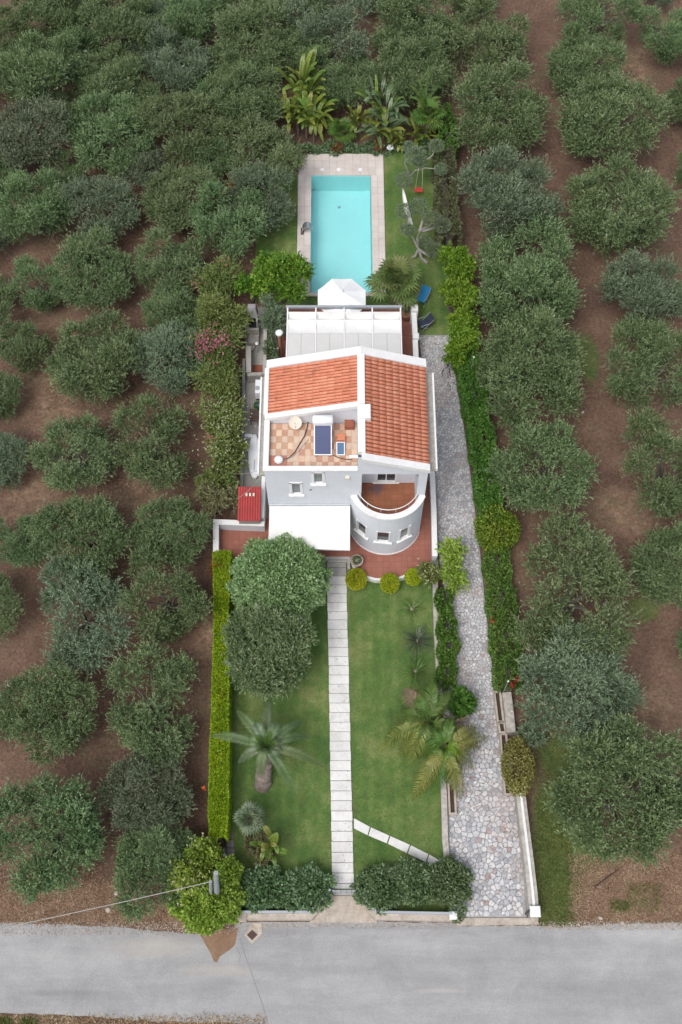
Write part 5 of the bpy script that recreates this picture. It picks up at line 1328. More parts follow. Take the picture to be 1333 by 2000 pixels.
rows = [
 ('the row beside the left hedge', 'olive trees in the grove left of the garden', [(300, 1680, 82), (290, 1545, 88), (305, 1375, 98), (322, 1170, 86), (332, 1045, 76), (305, 868, 82), (330, 695, 72), (335, 605, 58), (332, 520, 70), (350, 385, 68), (358, 245, 70), (350, 120, 66), (375, 25, 62)]),
 ('the second row left of the garden', 'olive trees in the grove left of the garden', [(95, 1625, 112), (105, 1390, 98), (150, 1195, 98), (165, 1048, 88), (148, 882, 80), (183, 698, 92), (188, 535, 74), (200, 400, 68), (215, 262, 84), (215, 150, 66), (235, 50, 70)]),
 ('the third row left of the garden', 'olive trees in the grove left of the garden', [(-28, 1400, 50), (-22, 1190, 66), (42, 1052, 60), (2, 905, 56), (-8, 775, 52), (38, 680, 58), (78, 555, 58), (60, 400, 78), (60, 265, 72), (75, 140, 80), (95, 30, 64)]),
 ('the row at the left edge', 'olive trees in the grove left of the garden', [(-25, 590, 56), (-40, 470, 50), (-22, 330, 44), (-30, 150, 48), (12, 65, 50)]),
 ('the staggered trees left of the pool row', 'olive trees in the grove left of the garden', [(282, 330, 46), (262, 200, 50), (408, 305, 48), (120, 345, 44), (410, 185, 50), (300, 75, 52), (150, 85, 50), (160, 20, 46), (130, 210, 44), (290, 20, 50)]),
 ('the row left of the pool', 'olive trees behind and beside the pool', [(452, 440, 68), (505, 395, 62), (492, 295, 76), (482, 185, 72), (495, 85, 72), (460, 5, 60)]),
 ('the row behind the pool', 'olive trees behind and beside the pool', [(668, 150, 64), (598, 98, 54), (645, 50, 80), (580, 5, 60)]),
 ('the row behind the pool\'s right corner', 'olive trees behind and beside the pool', [(812, 138, 74), (812, 60, 76), (740, -25, 50)]),
 ('the first row right of the driveway', 'olive trees in the grove right of the driveway', [(1125, 1340, 116), (1115, 1148, 124), (1062, 912, 102), (1035, 712, 104), (1035, 562, 108), (985, 392, 102), (978, 225, 92), (955, 85, 84), (925, -5, 50)]),
 ('the second row right of the driveway', 'olive trees in the grove right of the driveway', [(1215, 1552, 134), (1322, 1110, 92), (1302, 920, 104), (1272, 722, 98), (1252, 572, 92), (1210, 398, 108), (1190, 232, 104), (1140, 128, 76), (1160, 38, 80)]),
 ('the row at the right edge', 'olive trees in the grove right of the driveway', [(1385, 1560, 75), (1375, 1260, 55), (1365, 330, 48), (1350, 205, 56), (1312, 62, 68), (1290, -20, 40)]),
]
for rname, grp, lst in rows:
    for k, (px, py, r_) in enumerate(lst):
        size = 'broad' if r_ > 95 else ('medium' if r_ > 66 else 'smaller')
        olive(px, py, r_, '%s olive, %s up from the road in %s' % (size, ordn[k], rname), grp, None if (k + len(rname)) % 5 else L['olive_grey'])
# two garden trees
def own_tree(name, px, py, r_, z, lab, m, gen, cat='tree', bark=None, trunk_h=1.0, tr=.16, nl=5):
    s = SC(px, py, z); c = P(px, py, z); t = thing(name, (c.x, c.y, 0), lab, cat)
    V = gen(r_ / s); V = V + np.array([c.x, c.y, 0]); leafpart('crown', V, m, t)
    tm_ = trunk_mb(trunk_h, tr, limb_targets(nl, r_ / s * .7, z * .75, z * 1.1), (c.x, c.y, 0)); part('trunk', tm_, bark or M['bark'], t)
    return t
own_tree('olive_tree', 520, 1272, 75, 2.6, 'grey green olive tree on the front lawn just below the round leafy tree', L['olive_garden'],
         lambda r_: olive_crown(r_, 104, 9, 1.7, 2.4, 1.8, .14, .05, 1.02)[0], 'olive tree', tr=.22)
own_tree('round_tree', 545, 1128, 95, 2.4, 'dense dome shaped leafy tree on the front lawn beside the terrace', L['round_tree'],
         lambda r_: np.concatenate([shell(20000, (0, 0, 2.0), (r_ * .97, r_ * .92, 1.65), .17, .085, .10, -.5, thick=.2, k=7), shell(5000, (0, 0, 2.0), (r_ * .8, r_ * .8, 1.4), .2, .1, .1, -.5)]), 'tree')
p1, p2, p3 = P(498, 1178, 2.9), P(508, 1190, 2.7), P(519, 1203, 2.4)
mb = MB(); mb.tube([p1, p2, p3, P(530, 1216, 1.8)], [.10, .16, .2, .22], 9)
part('bare_limb', mb, M['bark_pale'], [o for o in COL.objects if o.get('label', '').startswith('grey green olive tree on the front lawn')][0])

# ------------------------------------------------------------------ shrubs and hedges
def bush(name, px, py, rx, ry, h, lab, m, n=3500, ll=.12, lw=.06, cat='shrub', group=None, lump=.16, flowers=None, style='shell', z0=.0, stems=True, **kw):
    """shrub whose crown centre shows at px,py; rx, ry in pixels; h is its height in metres"""
    zc = h * .55; s = SC(px, py, zc); c = P(px, py, zc); a, b = rx / s, ry / (s * .86)
    t = thing(name, (c.x, c.y, 0), lab, cat, group)
    if style == 'shell':
        V = np.concatenate([shell(n, (c.x, c.y, zc), (a, b, h * .5), ll, lw, lump, -.75, **kw), shell(n // 4, (c.x, c.y, zc), (a * .75, b * .75, h * .38), ll * 1.3, lw * 1.3, lump, -.75)])
    else:
        V = lumpy(max(5, int(n / 330)), (a, b, h * .5), zc, (.28, .45), 62, 11, ll, lw, up=.45); V = V + np.array([c.x, c.y, 0])
    V = V[V[:, 0, 2] > .03]
    leafpart('foliage', V, m, t)
    if stems:
        mb = MB()
        for k in range(4):
            ang = R.uniform(0, 6.28); mb.tube([(c.x, c.y, -.05), (c.x + math.cos(ang) * a * .25, c.y + math.sin(ang) * b * .25, h * .35), (c.x + math.cos(ang) * a * .5, c.y + math.sin(ang) * b * .5, h * .65)], [.04, .03, .015], 5)
        part('stem', mb, M['bark'], t)
    if flowers:
        for (fx, fy, fr_, fm, fn, fs) in flowers:
            q = P(fx, fy, h * .95); sq = SC(fx, fy, h)
            pp = np.array([q.x, q.y, h * .98]) + rng.normal(size=(fn, 3)) * np.array([fr_ / sq * .5, fr_ / sq * .5, .08])
            k = 5; base = np.repeat(pp, k, 0); V = leaves(base, rdir(len(base)) + np.array([0, 0, .5]), fs, fs * .7)
            leafpart('blossom', V, fm, t)
    return t
def hedge(name, line, w_px, h, lab, m, dens=900, ll=.1, lw=.06, cat='hedge', group=None, boxy=.8, jag=.12, zc=None):
    """hedge following a pixel line drawn on its top"""
    pts = [P(x, y, h) for x, y in line]; ws = [w / SC(x, y, h) for (x, y), w in zip(line, w_px)]
    t = thing(name, (pts[-1].x, pts[-1].y, 0), lab, cat, group); out = []
    for a, b, wa_, wb in zip(pts, pts[1:], ws, ws[1:]):
        ln_ = (b - a).length; n = int(dens * 1.5 * ln_ * (wa_ + 2 * h) * .5); u = rng.random(n)
        per_ = rng.random(n); d = np.array([(b - a).x, (b - a).y, 0]) / ln_; s = np.array([-d[1], d[0], 0])
        W = (wa_ + (wb - wa_) * u); tot = W + 2 * h; q = per_ * tot
        side = np.where(q < h, -1.0, np.where(q > h + W, 1.0, 0.0))
        off = np.where(side == 0, q - h - W / 2, side * W / 2); zz = np.where(side == -1, q, np.where(side == 1, q - h - W, h))
        bump = jag * (np.sin(u * ln_ * 2.3 + 1) * .5 + np.sin(u * ln_ * 5.1 + off * 4) * .5)
        inner = 1 - .22 * rng.random(n) ** 2
        off = (off + np.sign(off) * bump * .4) * inner; zz = np.where(side == 0, zz + bump * .6, zz) - (side == 0) * .1 * rng.random(n)
        edge = (np.abs(off) / np.maximum(W / 2, .01)) ** 6 * (side == 0) * .12 * boxy
        p = np.array([a.x, a.y, 0]) + d * (u * ln_)[:, None] + s * off[:, None]; p[:, 2] = np.maximum(.03, zz - edge)
        nd = unit(s * (side[:, None]) * .9 + np.array([0, 0, 1]) * ((side == 0)[:, None] * .6 + .2) + rdir(n) * .9)
        out.append(leaves(p, nd, ll * rng.uniform(.7, 1.3, n), lw))
    leafpart('foliage', np.concatenate(out), m, t)
    mb = MB(); mb.wall(pts, min(ws) * .3, 0, h * .55); part('branch_mass', mb, M['bark'], t)
    return t
hedge('hedge', [(434, 1075), (432, 1200), (431, 1330), (429, 1450), (427, 1560), (426, 1636)], [33, 25, 29, 34, 36, 32], 1.45, 'long bright lime green clipped hedge on the left border of the front lawn', L['hedge'], 2300, .085, .065, jag=.05)
bush('flowering_climber', 425, 1112, 16, 12, 1.62, 'reddish leaved climber showing in the upper end of the lime green hedge', L['autumn'], 350, .09, .06, stems=False)
bush('flowering_climber', 437, 1362, 12, 14, 1.62, 'reddish twigs showing in the middle of the lime green hedge', L['autumn'], 180, .09, .06, stems=False)
for fx, fy, lb in ((440, 1552, 'orange hibiscus flower on the lawn side of the lime hedge'), (398, 1541, 'orange hibiscus flower on the grove side of the lime hedge')):
    q = P(fx, fy, 1.2); leafpart('x', leaves(np.repeat(np.array([[q.x, q.y, 1.2]]), 12, 0), rdir(12) + np.array([0, 0, .4]), .16, .12), L['fl_red'], None, (q.x, q.y, 1.2)); o = COL.objects[-1]
    o.name = 'hibiscus_flower'; set_props(o, lb, 'flower')

# oleander and other shrubs left of the house
bush('oleander_bush', 430, 548, 58, 34, 2.6, 'olive green oleander at the head of the shrub row, nearest the citrus tree', L['oleander'], 3800, .17, .05, style='lump', flowers=[(385, 552, 16, L['fl_pink'], 14, .08), (438, 512, 12, L['fl_pink'], 10, .08)])
bush('oleander_bush', 433, 612, 60, 42, 2.7, 'green oleander second in the shrub row, just above the pink blossoms', L['oleander'], 4600, .17, .05, style='lump')
bush('oleander_bush', 427, 690, 62, 40, 2.7, 'oleander topped by a band of pink blossoms beside the barbecue yard', L['oleander'], 4600, .17, .05, style='lump', flowers=[(412, 667, 34, L['fl_pink'], 95, .11), (395, 676, 22, L['fl_pink'], 40, .11), (437, 662, 16, L['fl_pink'], 28, .1)])
bush('oleander_bush', 422, 750, 60, 42, 2.5, 'green oleander between the pink blossoms and the white flowering bush', L['oleander'], 4200, .17, .05, style='lump')
bush('white_flower_bush', 438, 822, 50, 36, 2.4, 'upper bush covered with creamy white flowers beside the side yard', L['oleander'], 3300, .14, .06, style='lump', flowers=[(440, 800, 46, L['fl_white'], 70, .06), (430, 830, 46, L['fl_white'], 70, .06)])
bush('white_flower_bush', 433, 880, 50, 36, 2.3, 'lower bush covered with creamy white flowers beside the sailboard', L['oleander'], 3300, .14, .06, style='lump', flowers=[(430, 875, 48, L['fl_white'], 85, .065), (415, 858, 14, L['fl_pink'], 22, .1)])
bush('oleander_bush', 420, 938, 54, 28, 2.2, 'brownish green shrub between the white flowering bush and the red shed roof', L['oleander'], 3000, .16, .05, style='lump')
bush('oleander_bush', 418, 985, 54, 34, 2.0, 'dull khaki shrub at the lower end of the row above the terrace corner wall', L['oleander_dull'], 2800, .16, .05, style='lump')
bush('orange_shrub', 408, 398, 28, 30, 2.3, 'orange leaved shrub among the olive trees left of the pool', L['autumn'], 1700, .14, .06, style='lump')
bush('orange_shrub', 470, 372, 22, 12, 2.9, 'thin orange brown sprays above the olive beside the pool lawn', L['autumn'], 500, .14, .06, style='lump', stems=False)
own_tree('citrus_tree', 548, 540, 62, 2.3, 'bright green citrus tree at the near left corner of the pool', L['citrus'],
         lambda r_: np.concatenate([lumpy(18, (r_ * .95, r_ * .9, 1.3), 2.1, (.26, .4), 60, 9, .17, .10, up=.4, spread=.7)]), 'citrus tree')
own_tree('citrus_tree', 490, 548, 32, 2.0, 'smaller citrus shrub with dark green leaves left of the big citrus tree', L['citrus'],
         lambda r_: lumpy(9, (r_, r_, 1.0), 1.8, (.3, .45), 45, 8, .17, .10, up=.4, spread=.7), 'citrus tree', trunk_h=.8, tr=.09)
bush('olive_shrub', 537, 610, 24, 52, 3.0, 'dark grey green narrow olive shrub left of the pergola canvas', L['olive_grey'], 4600, .14, .045, style='lump')
bush('olive_shrub', 529, 690, 14, 18, 2.2, 'dark ivy mound at the lower end of the narrow olive shrub by the pergola', L['dark_shrub'], 1200, .1, .06)

# right side hedge along the driveway
hedge('hedge', [(868, 290), (873, 350), (878, 430), (882, 460)], [34, 38, 40, 38], 1.9, 'pale grey green hedge right of the back lawn and swing', L['hedge_dry'], 520, .15, .06, jag=.3)
own_tree('lime_green_tree', 893, 505, 38.08, 2.4, 'lime green leafy tree, upper one of three right of the back lawn', L['lime_tree'], lambda r_: lumpy(12, (r_ * .78, r_ * 1.5, 1.2), 2.0, (.26, .42), 80, 8, .17, .11, up=.4, spread=.7), trunk_h=1.0, tr=.09)
own_tree('lime_green_tree', 897, 585, 42.56, 2.4, 'lime green leafy tree, middle one of three right of the back lawn', L['lime_tree'], lambda r_: lumpy(14, (r_ * .78, r_ * 1.5, 1.2), 2.0, (.26, .42), 80, 8, .17, .11, up=.4, spread=.7), trunk_h=1.0, tr=.09)
own_tree('lime_green_tree', 906, 655, 38.08, 2.3, 'lime green leafy tree, lowest of three at the top of the driveway', L['lime_tree'], lambda r_: lumpy(12, (r_ * .78, r_ * 1.4, 1.2), 1.9, (.26, .42), 80, 8, .17, .11, up=.4, spread=.7), trunk_h=1.0, tr=.09)
hedge('hedge', [(908, 670), (927, 760), (943, 850), (955, 930), (964, 1010)], [40, 40, 42, 44, 44], 1.4, 'deep green creeper hedge along the upper driveway', L['vine'], 900, .13, .10, jag=.3)
bush('round_bush', 971, 1034, 41, 42, 1.9, 'bright green rounded bush in the hedge right of the driveway', L['citrus'], 4200, .12, .08, lump=.1)
hedge('hedge', [(970, 1075), (979, 1150), (987, 1230), (993, 1300), (996, 1345)], [44, 50, 52, 52, 40], 1.0, 'mixed green creeper hedge with orange specks along the lower driveway', L['vine_mid'], 850, .12, .08, jag=.3)
for i, (fx, fy, fr_, lb) in enumerate(((1008, 1330, 5, 'red flower cluster above the short weathered wall right of the drive'), (1002, 1338, 5, 'lower red flower cluster beside the green marker pole'), (962, 1210, 6, 'orange blossoms on the creeper hedge beside the lower driveway'))):
    q = P(fx, fy, 1.1); n = 22; base = np.array([[q.x, q.y, 1.1]]) + rng.normal(size=(n, 3)) * .07; V = leaves(base, rdir(n) + np.array([0, 0, .4]), .12, .09)
    o = leafpart('flower_cluster', V, L['fl_red'] if i < 2 else L['fl_orange'], None, (q.x, q.y, 1.1)); set_props(o, lb, 'flowers')
def post(px, py, h, lab, r_=.02, m=None):
    p = P(px, py, h); t = thing('marker_pole', (p.x, p.y, 0), lab, 'pole'); mb = MB(); mb.tube([(p.x, p.y, 0), (p.x, p.y, h)], r_, 6); part('pole', mb, m or M['grey_metal'], t)
    mb = MB(); mb.lathe((p.x, p.y, h), [(.04, 0), (.05, .04), (.02, .08)], 8); part('cap', mb, M['white_plastic'], t)
post(993, 1331, 2.2, 'slim fence pole with white tip behind the topmost planter box'); post(1000, 1390, 1.0, 'short fence pole with white tip behind the weathered wall')
post(926, 698, 2.4, 'thin pale pole standing in the creeper hedge at the upper driveway'); 
# dry branches on the drive
for k, (lx, ly) in enumerate(((872, 705), (879, 735))):
    mb = MB()
    for j in range(7):
        a = P(lx + R.uniform(-6, 6), ly + R.uniform(-18, 18), .12); d = Vector((R.uniform(-.2, .2), R.uniform(-.5, .5), R.uniform(0, .2)))
        mb.tube([a, a + d * .6 + Vector((R.uniform(-.08, .08), 0, .05)), a + d * 1.2], [.02, .015, .006], 4)
    solo('dry_branch', mb, M['iron_rust'], ('upper' if k == 0 else 'lower') + ' heap of dry dark twigs on the paving at the top of the driveway', 'branches')
# creeper on the low wall
hedge('creeper', [(868, 1150), (871, 1210), (878, 1250), (872, 1300), (874, 1342)], [22, 28, 32, 28, 34], .8, 'bright green creeper covering the low stone wall left of the driveway', L['vine'], 1300, .13, .09, jag=.35)
bush('loose_shrub', 880, 1105, 26, 48, 1.9, 'loose yellow green shrub leaning over the driveway beside the white wall', L['big_bush'], 1300, .14, .08, style='lump')
bush('loose_shrub', 832, 1112, 26, 30, 1.6, 'sparse yellow green shrub with cream flowers at the terrace corner', L['oleander'], 1500, .14, .07, style='lump', flowers=[(832, 1112, 26, L['fl_cream'], 22, .07)])
bush('leafy_shrub', 902, 1372, 22, 20, 1.6, 'broad leaved green shrub over the driveway edge above the yellow palm', L['vine'], 900, .24, .14)
# topiary balls
for px, py, r_, lb in ((696.5, 1131, 21.5, 'largest round clipped topiary ball beside the stone pot'), (762, 1139, 19.5, 'middle clipped topiary ball before the curved terrace edge'), (808, 1127, 17, 'smallest clipped topiary ball half under the sparse shrub')):
    s = SC(px, py, .5); bush('topiary_ball', px, py, r_ * .93, r_ * .93 * .88, 2 * r_ / s * .98, lb, L['topiary'], 4200, .07, .05, 'topiary', 'clipped topiary balls along the curved terrace edge', lump=.02, thick=.1)
# dark front shrubs
def front_shrub(cx, cy, n, w, lab):
    bush('boundary_shrub', cx, cy, w, 34, 1.15, lab, L['dark_shrub'], n, .15, .09, group='dark shrubs behind the front boundary wall', style='shell', lump=.16, k=5)
front_shrub(517, 1735, 4600, 46, 'dark leathery shrub behind the front wall, leftmost, with silvery leaves')
front_shrub(597, 1737, 4600, 50, 'dark leathery shrub behind the front wall just left of the garden gate')
front_shrub(745, 1735, 4600, 50, 'dark leathery shrub behind the front wall just right of the garden gate')
front_shrub(810, 1722, 4600, 48, 'dark leathery shrub behind the front wall where the diagonal slabs end')
front_shrub(872, 1722, 4400, 46, 'dark leathery shrub behind the front wall overhanging the driveway')
bush('creeper', 893, 1778, 16, 18, .8, 'loose creeper hanging over the small pillar at the driveway entrance', L['dark_shrub'], 260, .13, .09, stems=False)
# big bright bush on the road corner
def bb(px, py, rx, ry, h, lab, n, fl=None): bush('leafy_bush', px, py, rx, ry, h, lab, L['big_bush'], n, .13, .10, group='bright bushes round the utility pole', lump=.14, flowers=fl, k=5)
bb(405, 1762, 68, 46, 2.1, 'large bright green bush on the road corner in front of the utility pole', 9500)
bb(372, 1718, 40, 34, 2.4, 'bright bush with cream blossoms where the overhead cable crosses', 4200, [(365, 1715, 40, L['fl_cream'], 80, .08)])
bb(398, 1668, 34, 26, 2.2, 'bright cream tipped bush at the foot of the lime green hedge', 3300, [(385, 1655, 24, L['fl_cream'], 34, .08)])
bb(446, 1708, 24, 26, 2.0, 'bright green bush between the grey pavers and the utility pole', 3600)
bush('variegated_bush', 1012, 1497, 31, 48, 1.7, 'yellow and copper variegated oval bush beside the planter boxes', L['variegated'], 4000, .10, .07, lump=.05)
bush('olive_shrub', 1030, 1432, 34, 22, 1.4, 'grey green low shrub between the variegated bush and the weathered wall', L['olive_grey'], 1600, .15, .05, style='lump')

# ------------------------------------------------------------------ palms and large leaved plants
def frond(name, base, tip, arch, nleaf, lf, m, parent, w=.035, vshape=.35, curl=.0, rach=None, side_curve=0.0, drop=0.25, jit=.04):
    """pinnate frond from base to tip through an arch; leaflets on both sides"""
    a, b = Vector(base), Vector(tip); ctrl = (a + b) / 2 + Vector((0, 0, arch)); d0 = (b - a); sd = Vector((-d0.y, d0.x, 0)).normalized() * side_curve; ctrl += sd
    def bz(t): return a * (1 - t) ** 2 + ctrl * 2 * t * (1 - t) + b * t * t
    V = []; 
    for i in range(nleaf):
        t = .14 + .86 * i / (nleaf - 1); p = bz(t); d = (bz(min(1, t + .02)) - bz(t - .02)).normalized()
        s = d.cross(Vector((0, 0, 1)))
        s = s.normalized() if s.length > .05 else Vector((1, 0, 0)); up_ = s.cross(d).normalized()
        ln_ = lf * (math.sin(math.pi * min(.98, t * .85 + .12)) ** .7) * R.uniform(.85, 1.1)
        for sg in (-1, 1):
            dirn = (s * sg * .85 + d * .62 + up_ * vshape * R.uniform(.5, 1.2) + Vector((R.uniform(-1, 1), R.uniform(-1, 1), R.uniform(-1, 1))) * jit).normalized()
            q = p + dirn * ln_ * .55; e = p + dirn * ln_ - Vector((0, 0, drop * ln_)); wv = dirn.cross(up_).normalized() * w / 2
            V.append([p - wv * .6, p + wv * .6, q + wv, q - wv]); V.append([q - wv, q + wv, e + wv * .15, e - wv * .15])
    o = leafpart(name, np.array([[tuple(v) for v in q] for q in V]), m, parent, rnd=np.repeat(rng.random(len(V) // 2), 2) * .5 + R.random() * .5)
    mb = MB(); mb.tube([bz(k / 8) for k in range(9)], [w * .9 * (1 - .8 * k / 8) for k in range(9)], 5); part('midrib', mb, rach or m, o)
    return o
# canary palm on the lawn
pb = P(513, 1533, 0.03); hub = P(521, 1460, 2.35)
pal = thing('palm_tree', (pb.x, pb.y, 0), 'feather palm with thick trunk and long grey green fronds on the front lawn', 'palm tree')
mb = MB(); pts = [pb.lerp(hub, k / 12) for k in range(13)]
for p_ in pts: pass
mb.tube([pb + Vector((0, 0, -.1))] + [Vector((p_.x, p_.y, p_.z)) + Vector((.03 * math.sin(k * 2), 0, 0)) for k, p_ in enumerate(pts)], [.40] + [.385 - .11 * (k / 12) + (.025 if k % 2 else -.01) for k in range(13)], 14)
part('trunk', mb, M['palm_bark'], pal)
tips = [(527, 1350, 1.9, .6), (463, 1388, 2.2, .6), (412, 1437, 2.2, .5), (466, 1490, 1.6, .5), (604, 1440, 1.6, .9), (638, 1500, 1.2, 1.1), (582, 1556, 1.1, 1.0), (560, 1462, 2.6, .5), (500, 1412, 3.3, .3), (546, 1412, 3.2, .4), (486, 1448, 3.0, .3), (548, 1500, 2.0, .7), (508, 1520, 1.3, .7), (590, 1410, 2.2, .6)]
for (tx, ty, tz_, ar) in tips:
    frond('frond', hub, P(tx, ty, max(.5, tz_ - .5)), ar + .75, 60, .33, L['palm'] if R.random() < .5 else L['palm_green2'], pal, .026, .3)
for k in range(5):
    a = k * 1.3; frond('frond', hub + Vector((0, 0, .05)), hub + Vector((math.cos(a) * .5, math.sin(a) * .5, .8)), .2, 18, .28, L['palm_green'], pal, .035, .5)
# areca palm cluster by the driveway
def feather_clump(name, px, py, zh, specs, lab, m, nl=34, lf=.45, cat='palm', w=.03, stems=5):
    c = P(px, py, zh); t = thing(name, (c.x, c.y, 0), lab, cat)
    mb = MB()
    for k in range(stems):
        a = 6.28 * k / stems; mb.tube([(c.x + math.cos(a) * .22, c.y + math.sin(a) * .22, 0), (c.x + math.cos(a) * .08, c.y + math.sin(a) * .08, zh)], [.07, .04], 6)
    part('stem', mb, M['palm_bark'], t)
    for sp_ in specs:
        tx, ty, tz_, ar = sp_[:4]; mm = sp_[4] if len(sp_) > 4 else m
        frond('frond', (c.x, c.y, zh), P(tx, ty, max(.3, tz_ - .4)), ar + .7, 68, lf * .95, mm, t, .030, .1, drop=.8, jit=.25)
    return t
Yl, Gr, Dr = L['palm_yellow'], L['palm_green'], L['dry']
feather_clump('feather_palm', 838, 1408, 2.3, [(742, 1462, .8, 1.2, Yl), (752, 1450, 1.0, 1.2, Gr), (782, 1478, .9, 1.1, Yl), (818, 1345, 2.6, .5, Gr), (860, 1370, 2.5, .5, Gr), (765, 1430, 1.3, 1.0, Yl), (790, 1345, 2.6, .3, Dr), (800, 1490, .9, 1.2, Yl), (846, 1505, 1.0, 1.1, Gr), (880, 1350, 2.4, .4, Gr), (845, 1330, 2.9, .3, Gr), (810, 1360, 2.8, .4, Gr), (895, 1440, 1.5, .8, Gr), (775, 1400, 2.0, .8, Gr), (820, 1480, 1.3, 1.1, Gr)],
              'drooping yellow green feather palm at the lawn edge, left one of the pair', Yl, lf=.6, w=.035)
feather_clump('feather_palm', 868, 1462, 2.1, [(805, 1560, .5, 1.2, Yl), (818, 1548, .6, 1.2, Yl), (850, 1420, 2.2, .6, Gr), (940, 1460, 1.0, .9, Yl), (890, 1540, .8, 1.1, Gr), (830, 1530, .8, 1.1, Gr), (900, 1560, .6, 1.1, Yl), (925, 1500, .8, 1.0, Yl), (955, 1440, 1.3, .8, Yl), (930, 1420, 1.8, .7, Yl), (850, 1550, .8, 1.0, Gr), (875, 1530, 1.0, .8, Gr), (835, 1440, 2.2, .6, Gr), (880, 1400, 2.4, .6, Gr), (905, 1470, 1.8, .6, L['lime_tree']), (840, 1500, 1.4, .9, Gr), (890, 1510, 1.2, .9, Gr)],
              'drooping yellow green feather palm over the driveway, right one of the pair', Yl, lf=.55, w=.035)
t_ = thing('red_cordyline', P(888, 1412, 0), 'reddish brown spiky plant between the feather palm and the driveway', 'plant')
c_ = P(888, 1412, .7); blades((c_.x, c_.y, .7), 22, .8, .07, .2, 1.0, .3, L['dry'], t_); mb = MB(); mb.tube([(c_.x, c_.y, 0), (c_.x, c_.y, .7)], .06, 6); part('stem', mb, M['bark'], t_)
def spiky(name, px, py, n, ln_, w, lab, m, z=.1, lo_=.15, hi=1.3, droop=.25):
    c = P(px, py, z); t = thing(name, (c.x, c.y, 0.03), lab, 'plant'); blades((c.x, c.y, z), n, ln_, w, lo_, hi, droop, m, t)
    mb = MB(); mb.lathe((c.x, c.y, 0), [(.12, 0), (.1, z + .1), (.03, z + .16)], 8); part('base', mb, M['palm_bark'], t)
    return t
spiky('spiky_plant', 815, 1252, 95, 1.0, .035, 'dark spiky tufted plant on the right side of the front lawn', L['agave'], .15)
spiky('cycad', 805, 1190, 34, .8, .035, 'faint sprawling cycad on the lawn nearest the topiary balls', L['palm_green'], .15, .2, .8, .3)
spiky('fern_plant', 812, 1312, 75, .9, .035, 'light green fern like plant on the lawn above the feather palms', L['palm_green'], .15, .2, 1.1, .3)
# plants in the lower left lawn corner
def fan_leaf(c, d, s_, r_, m, parent, n=12, petiole=None):
    """fan palm leaf: folded segments round a hub"""
    c = Vector(c); d = Vector(d).normalized(); u = d.cross(Vector((0, 0, 1))); u = u.normalized() if u.length > .05 else Vector((1, 0, 0)); nrm = u.cross(d)
    V = []
    for k in range(n):
        a = (k / (n - 1) - .5) * 3.9; q = d * math.cos(a) + u * math.sin(a); e = c + q * r_ * (1 - .12 * abs(a)) * R.uniform(.92, 1.05) - Vector((0, 0, .22 * r_)); sv = (nrm.cross(q)).normalized() * r_ * .085
        mid = c + q * r_ * .55 + nrm * (.03 if k % 2 else -.03); V.append([c, mid + sv, e, mid - sv])
    o = leafpart('fan_leaf', np.array([[tuple(v) for v in q] for q in V]), m, parent, rnd=np.full(n, R.random()) * .7 + rng.random(n) * .3)
    if petiole is not None: mb = MB(); mb.tube([petiole, Vector(petiole).lerp(c, .5) + Vector((0, 0, .06)), c], .014, 4); part('petiole', mb, m, o)
def fan_palm(px, py, r_, z, n, lab, m, trunk=True, leafr=.55, low=-.1):
    c = P(px, py, z); s = SC(px, py, z); rm = r_ / s; t = thing('fan_palm', (c.x, c.y, 0), lab, 'fan palm')
    if trunk: mb = MB(); mb.tube([(c.x, c.y, -.05), (c.x, c.y, z * .5), (c.x, c.y, z)], [.2, .16, .14], 10); part('trunk', mb, M['palm_bark'], t)
    for k in range(n):
        a = 2.39996 * k + R.uniform(-.5, .5); el = low + (1.35 - low) * ((k + .5) / n); L_ = rm - leafr * .6
        d = Vector((math.cos(a) * math.cos(el), math.sin(a) * math.cos(el), math.sin(el)))
        fan_leaf(Vector((c.x, c.y, z)) + d * max(.25, L_) * R.uniform(.65, 1.12), (d.x, d.y, d.z - .25), 0, leafr, m, t, 13, Vector((c.x, c.y, z)))
    return t
fan_palm(776, 553, 56, 1.9, 34, 'large green fan palm at the near right corner of the pool', L['fan'], leafr=.75)
fan_palm(668, 258, 30, 1.0, 26, 'small round fan palm directly behind the pool', L['palm_green'], leafr=.5)
fan_palm(838, 225, 36, 1.9, 26, 'fan palm behind the pool under the tall spiky leaves', L['palm_green'], leafr=.6)
fan_palm(487, 1600, 32, 1.5, 18, 'grey green fan palm on the lawn beside the lower lime hedge', L['palm'], leafr=.45, low=-.5)
def broad_leaf(base, tip, arch, w, m, parent, name='leaf', n=8, tear=.25):
    a, b = Vector(base), Vector(tip); ctrl = (a + b) / 2 + Vector((0, 0, arch))
    def bz(t): return a * (1 - t) ** 2 + ctrl * 2 * t * (1 - t) + b * t * t
    V = []
    for k in range(n):
        t0_, t1_ = .28 + .72 * k / n, .28 + .72 * (k + 1) / n - (.012 if R.random() < tear else 0)
        for sg in (-1, 1):
            q = []
            for t in (t0_, t1_):
                d = (bz(min(1, t + .02)) - bz(t - .02)).normalized(); s = d.cross(Vector((0, 0, 1))); s = s.normalized() if s.length > .05 else Vector((1, 0, 0))
                tt = (t - .28) / .72; ww = w * .5 * (max(0.02, math.sin(math.pi * min(1, tt * .9 + .08)))) ** .6
                q.append((bz(t), bz(t) + s * sg * ww + Vector((0, 0, .12 * ww - .02 * R.random()))))
            V.append([q[0][0], q[0][1], q[1][1], q[1][0]])
    o = leafpart(name, np.array([[tuple(v) for v in q] for q in V]), m, parent, rnd=np.full(len(V), R.random()) * .8 + rng.random(len(V)) * .2)
    mb = MB(); mb.tube([bz(k / 6) for k in range(7)], [.03 * (1 - .8 * k / 6) for k in range(7)], 5); part('midrib', mb, m, o)
    return o
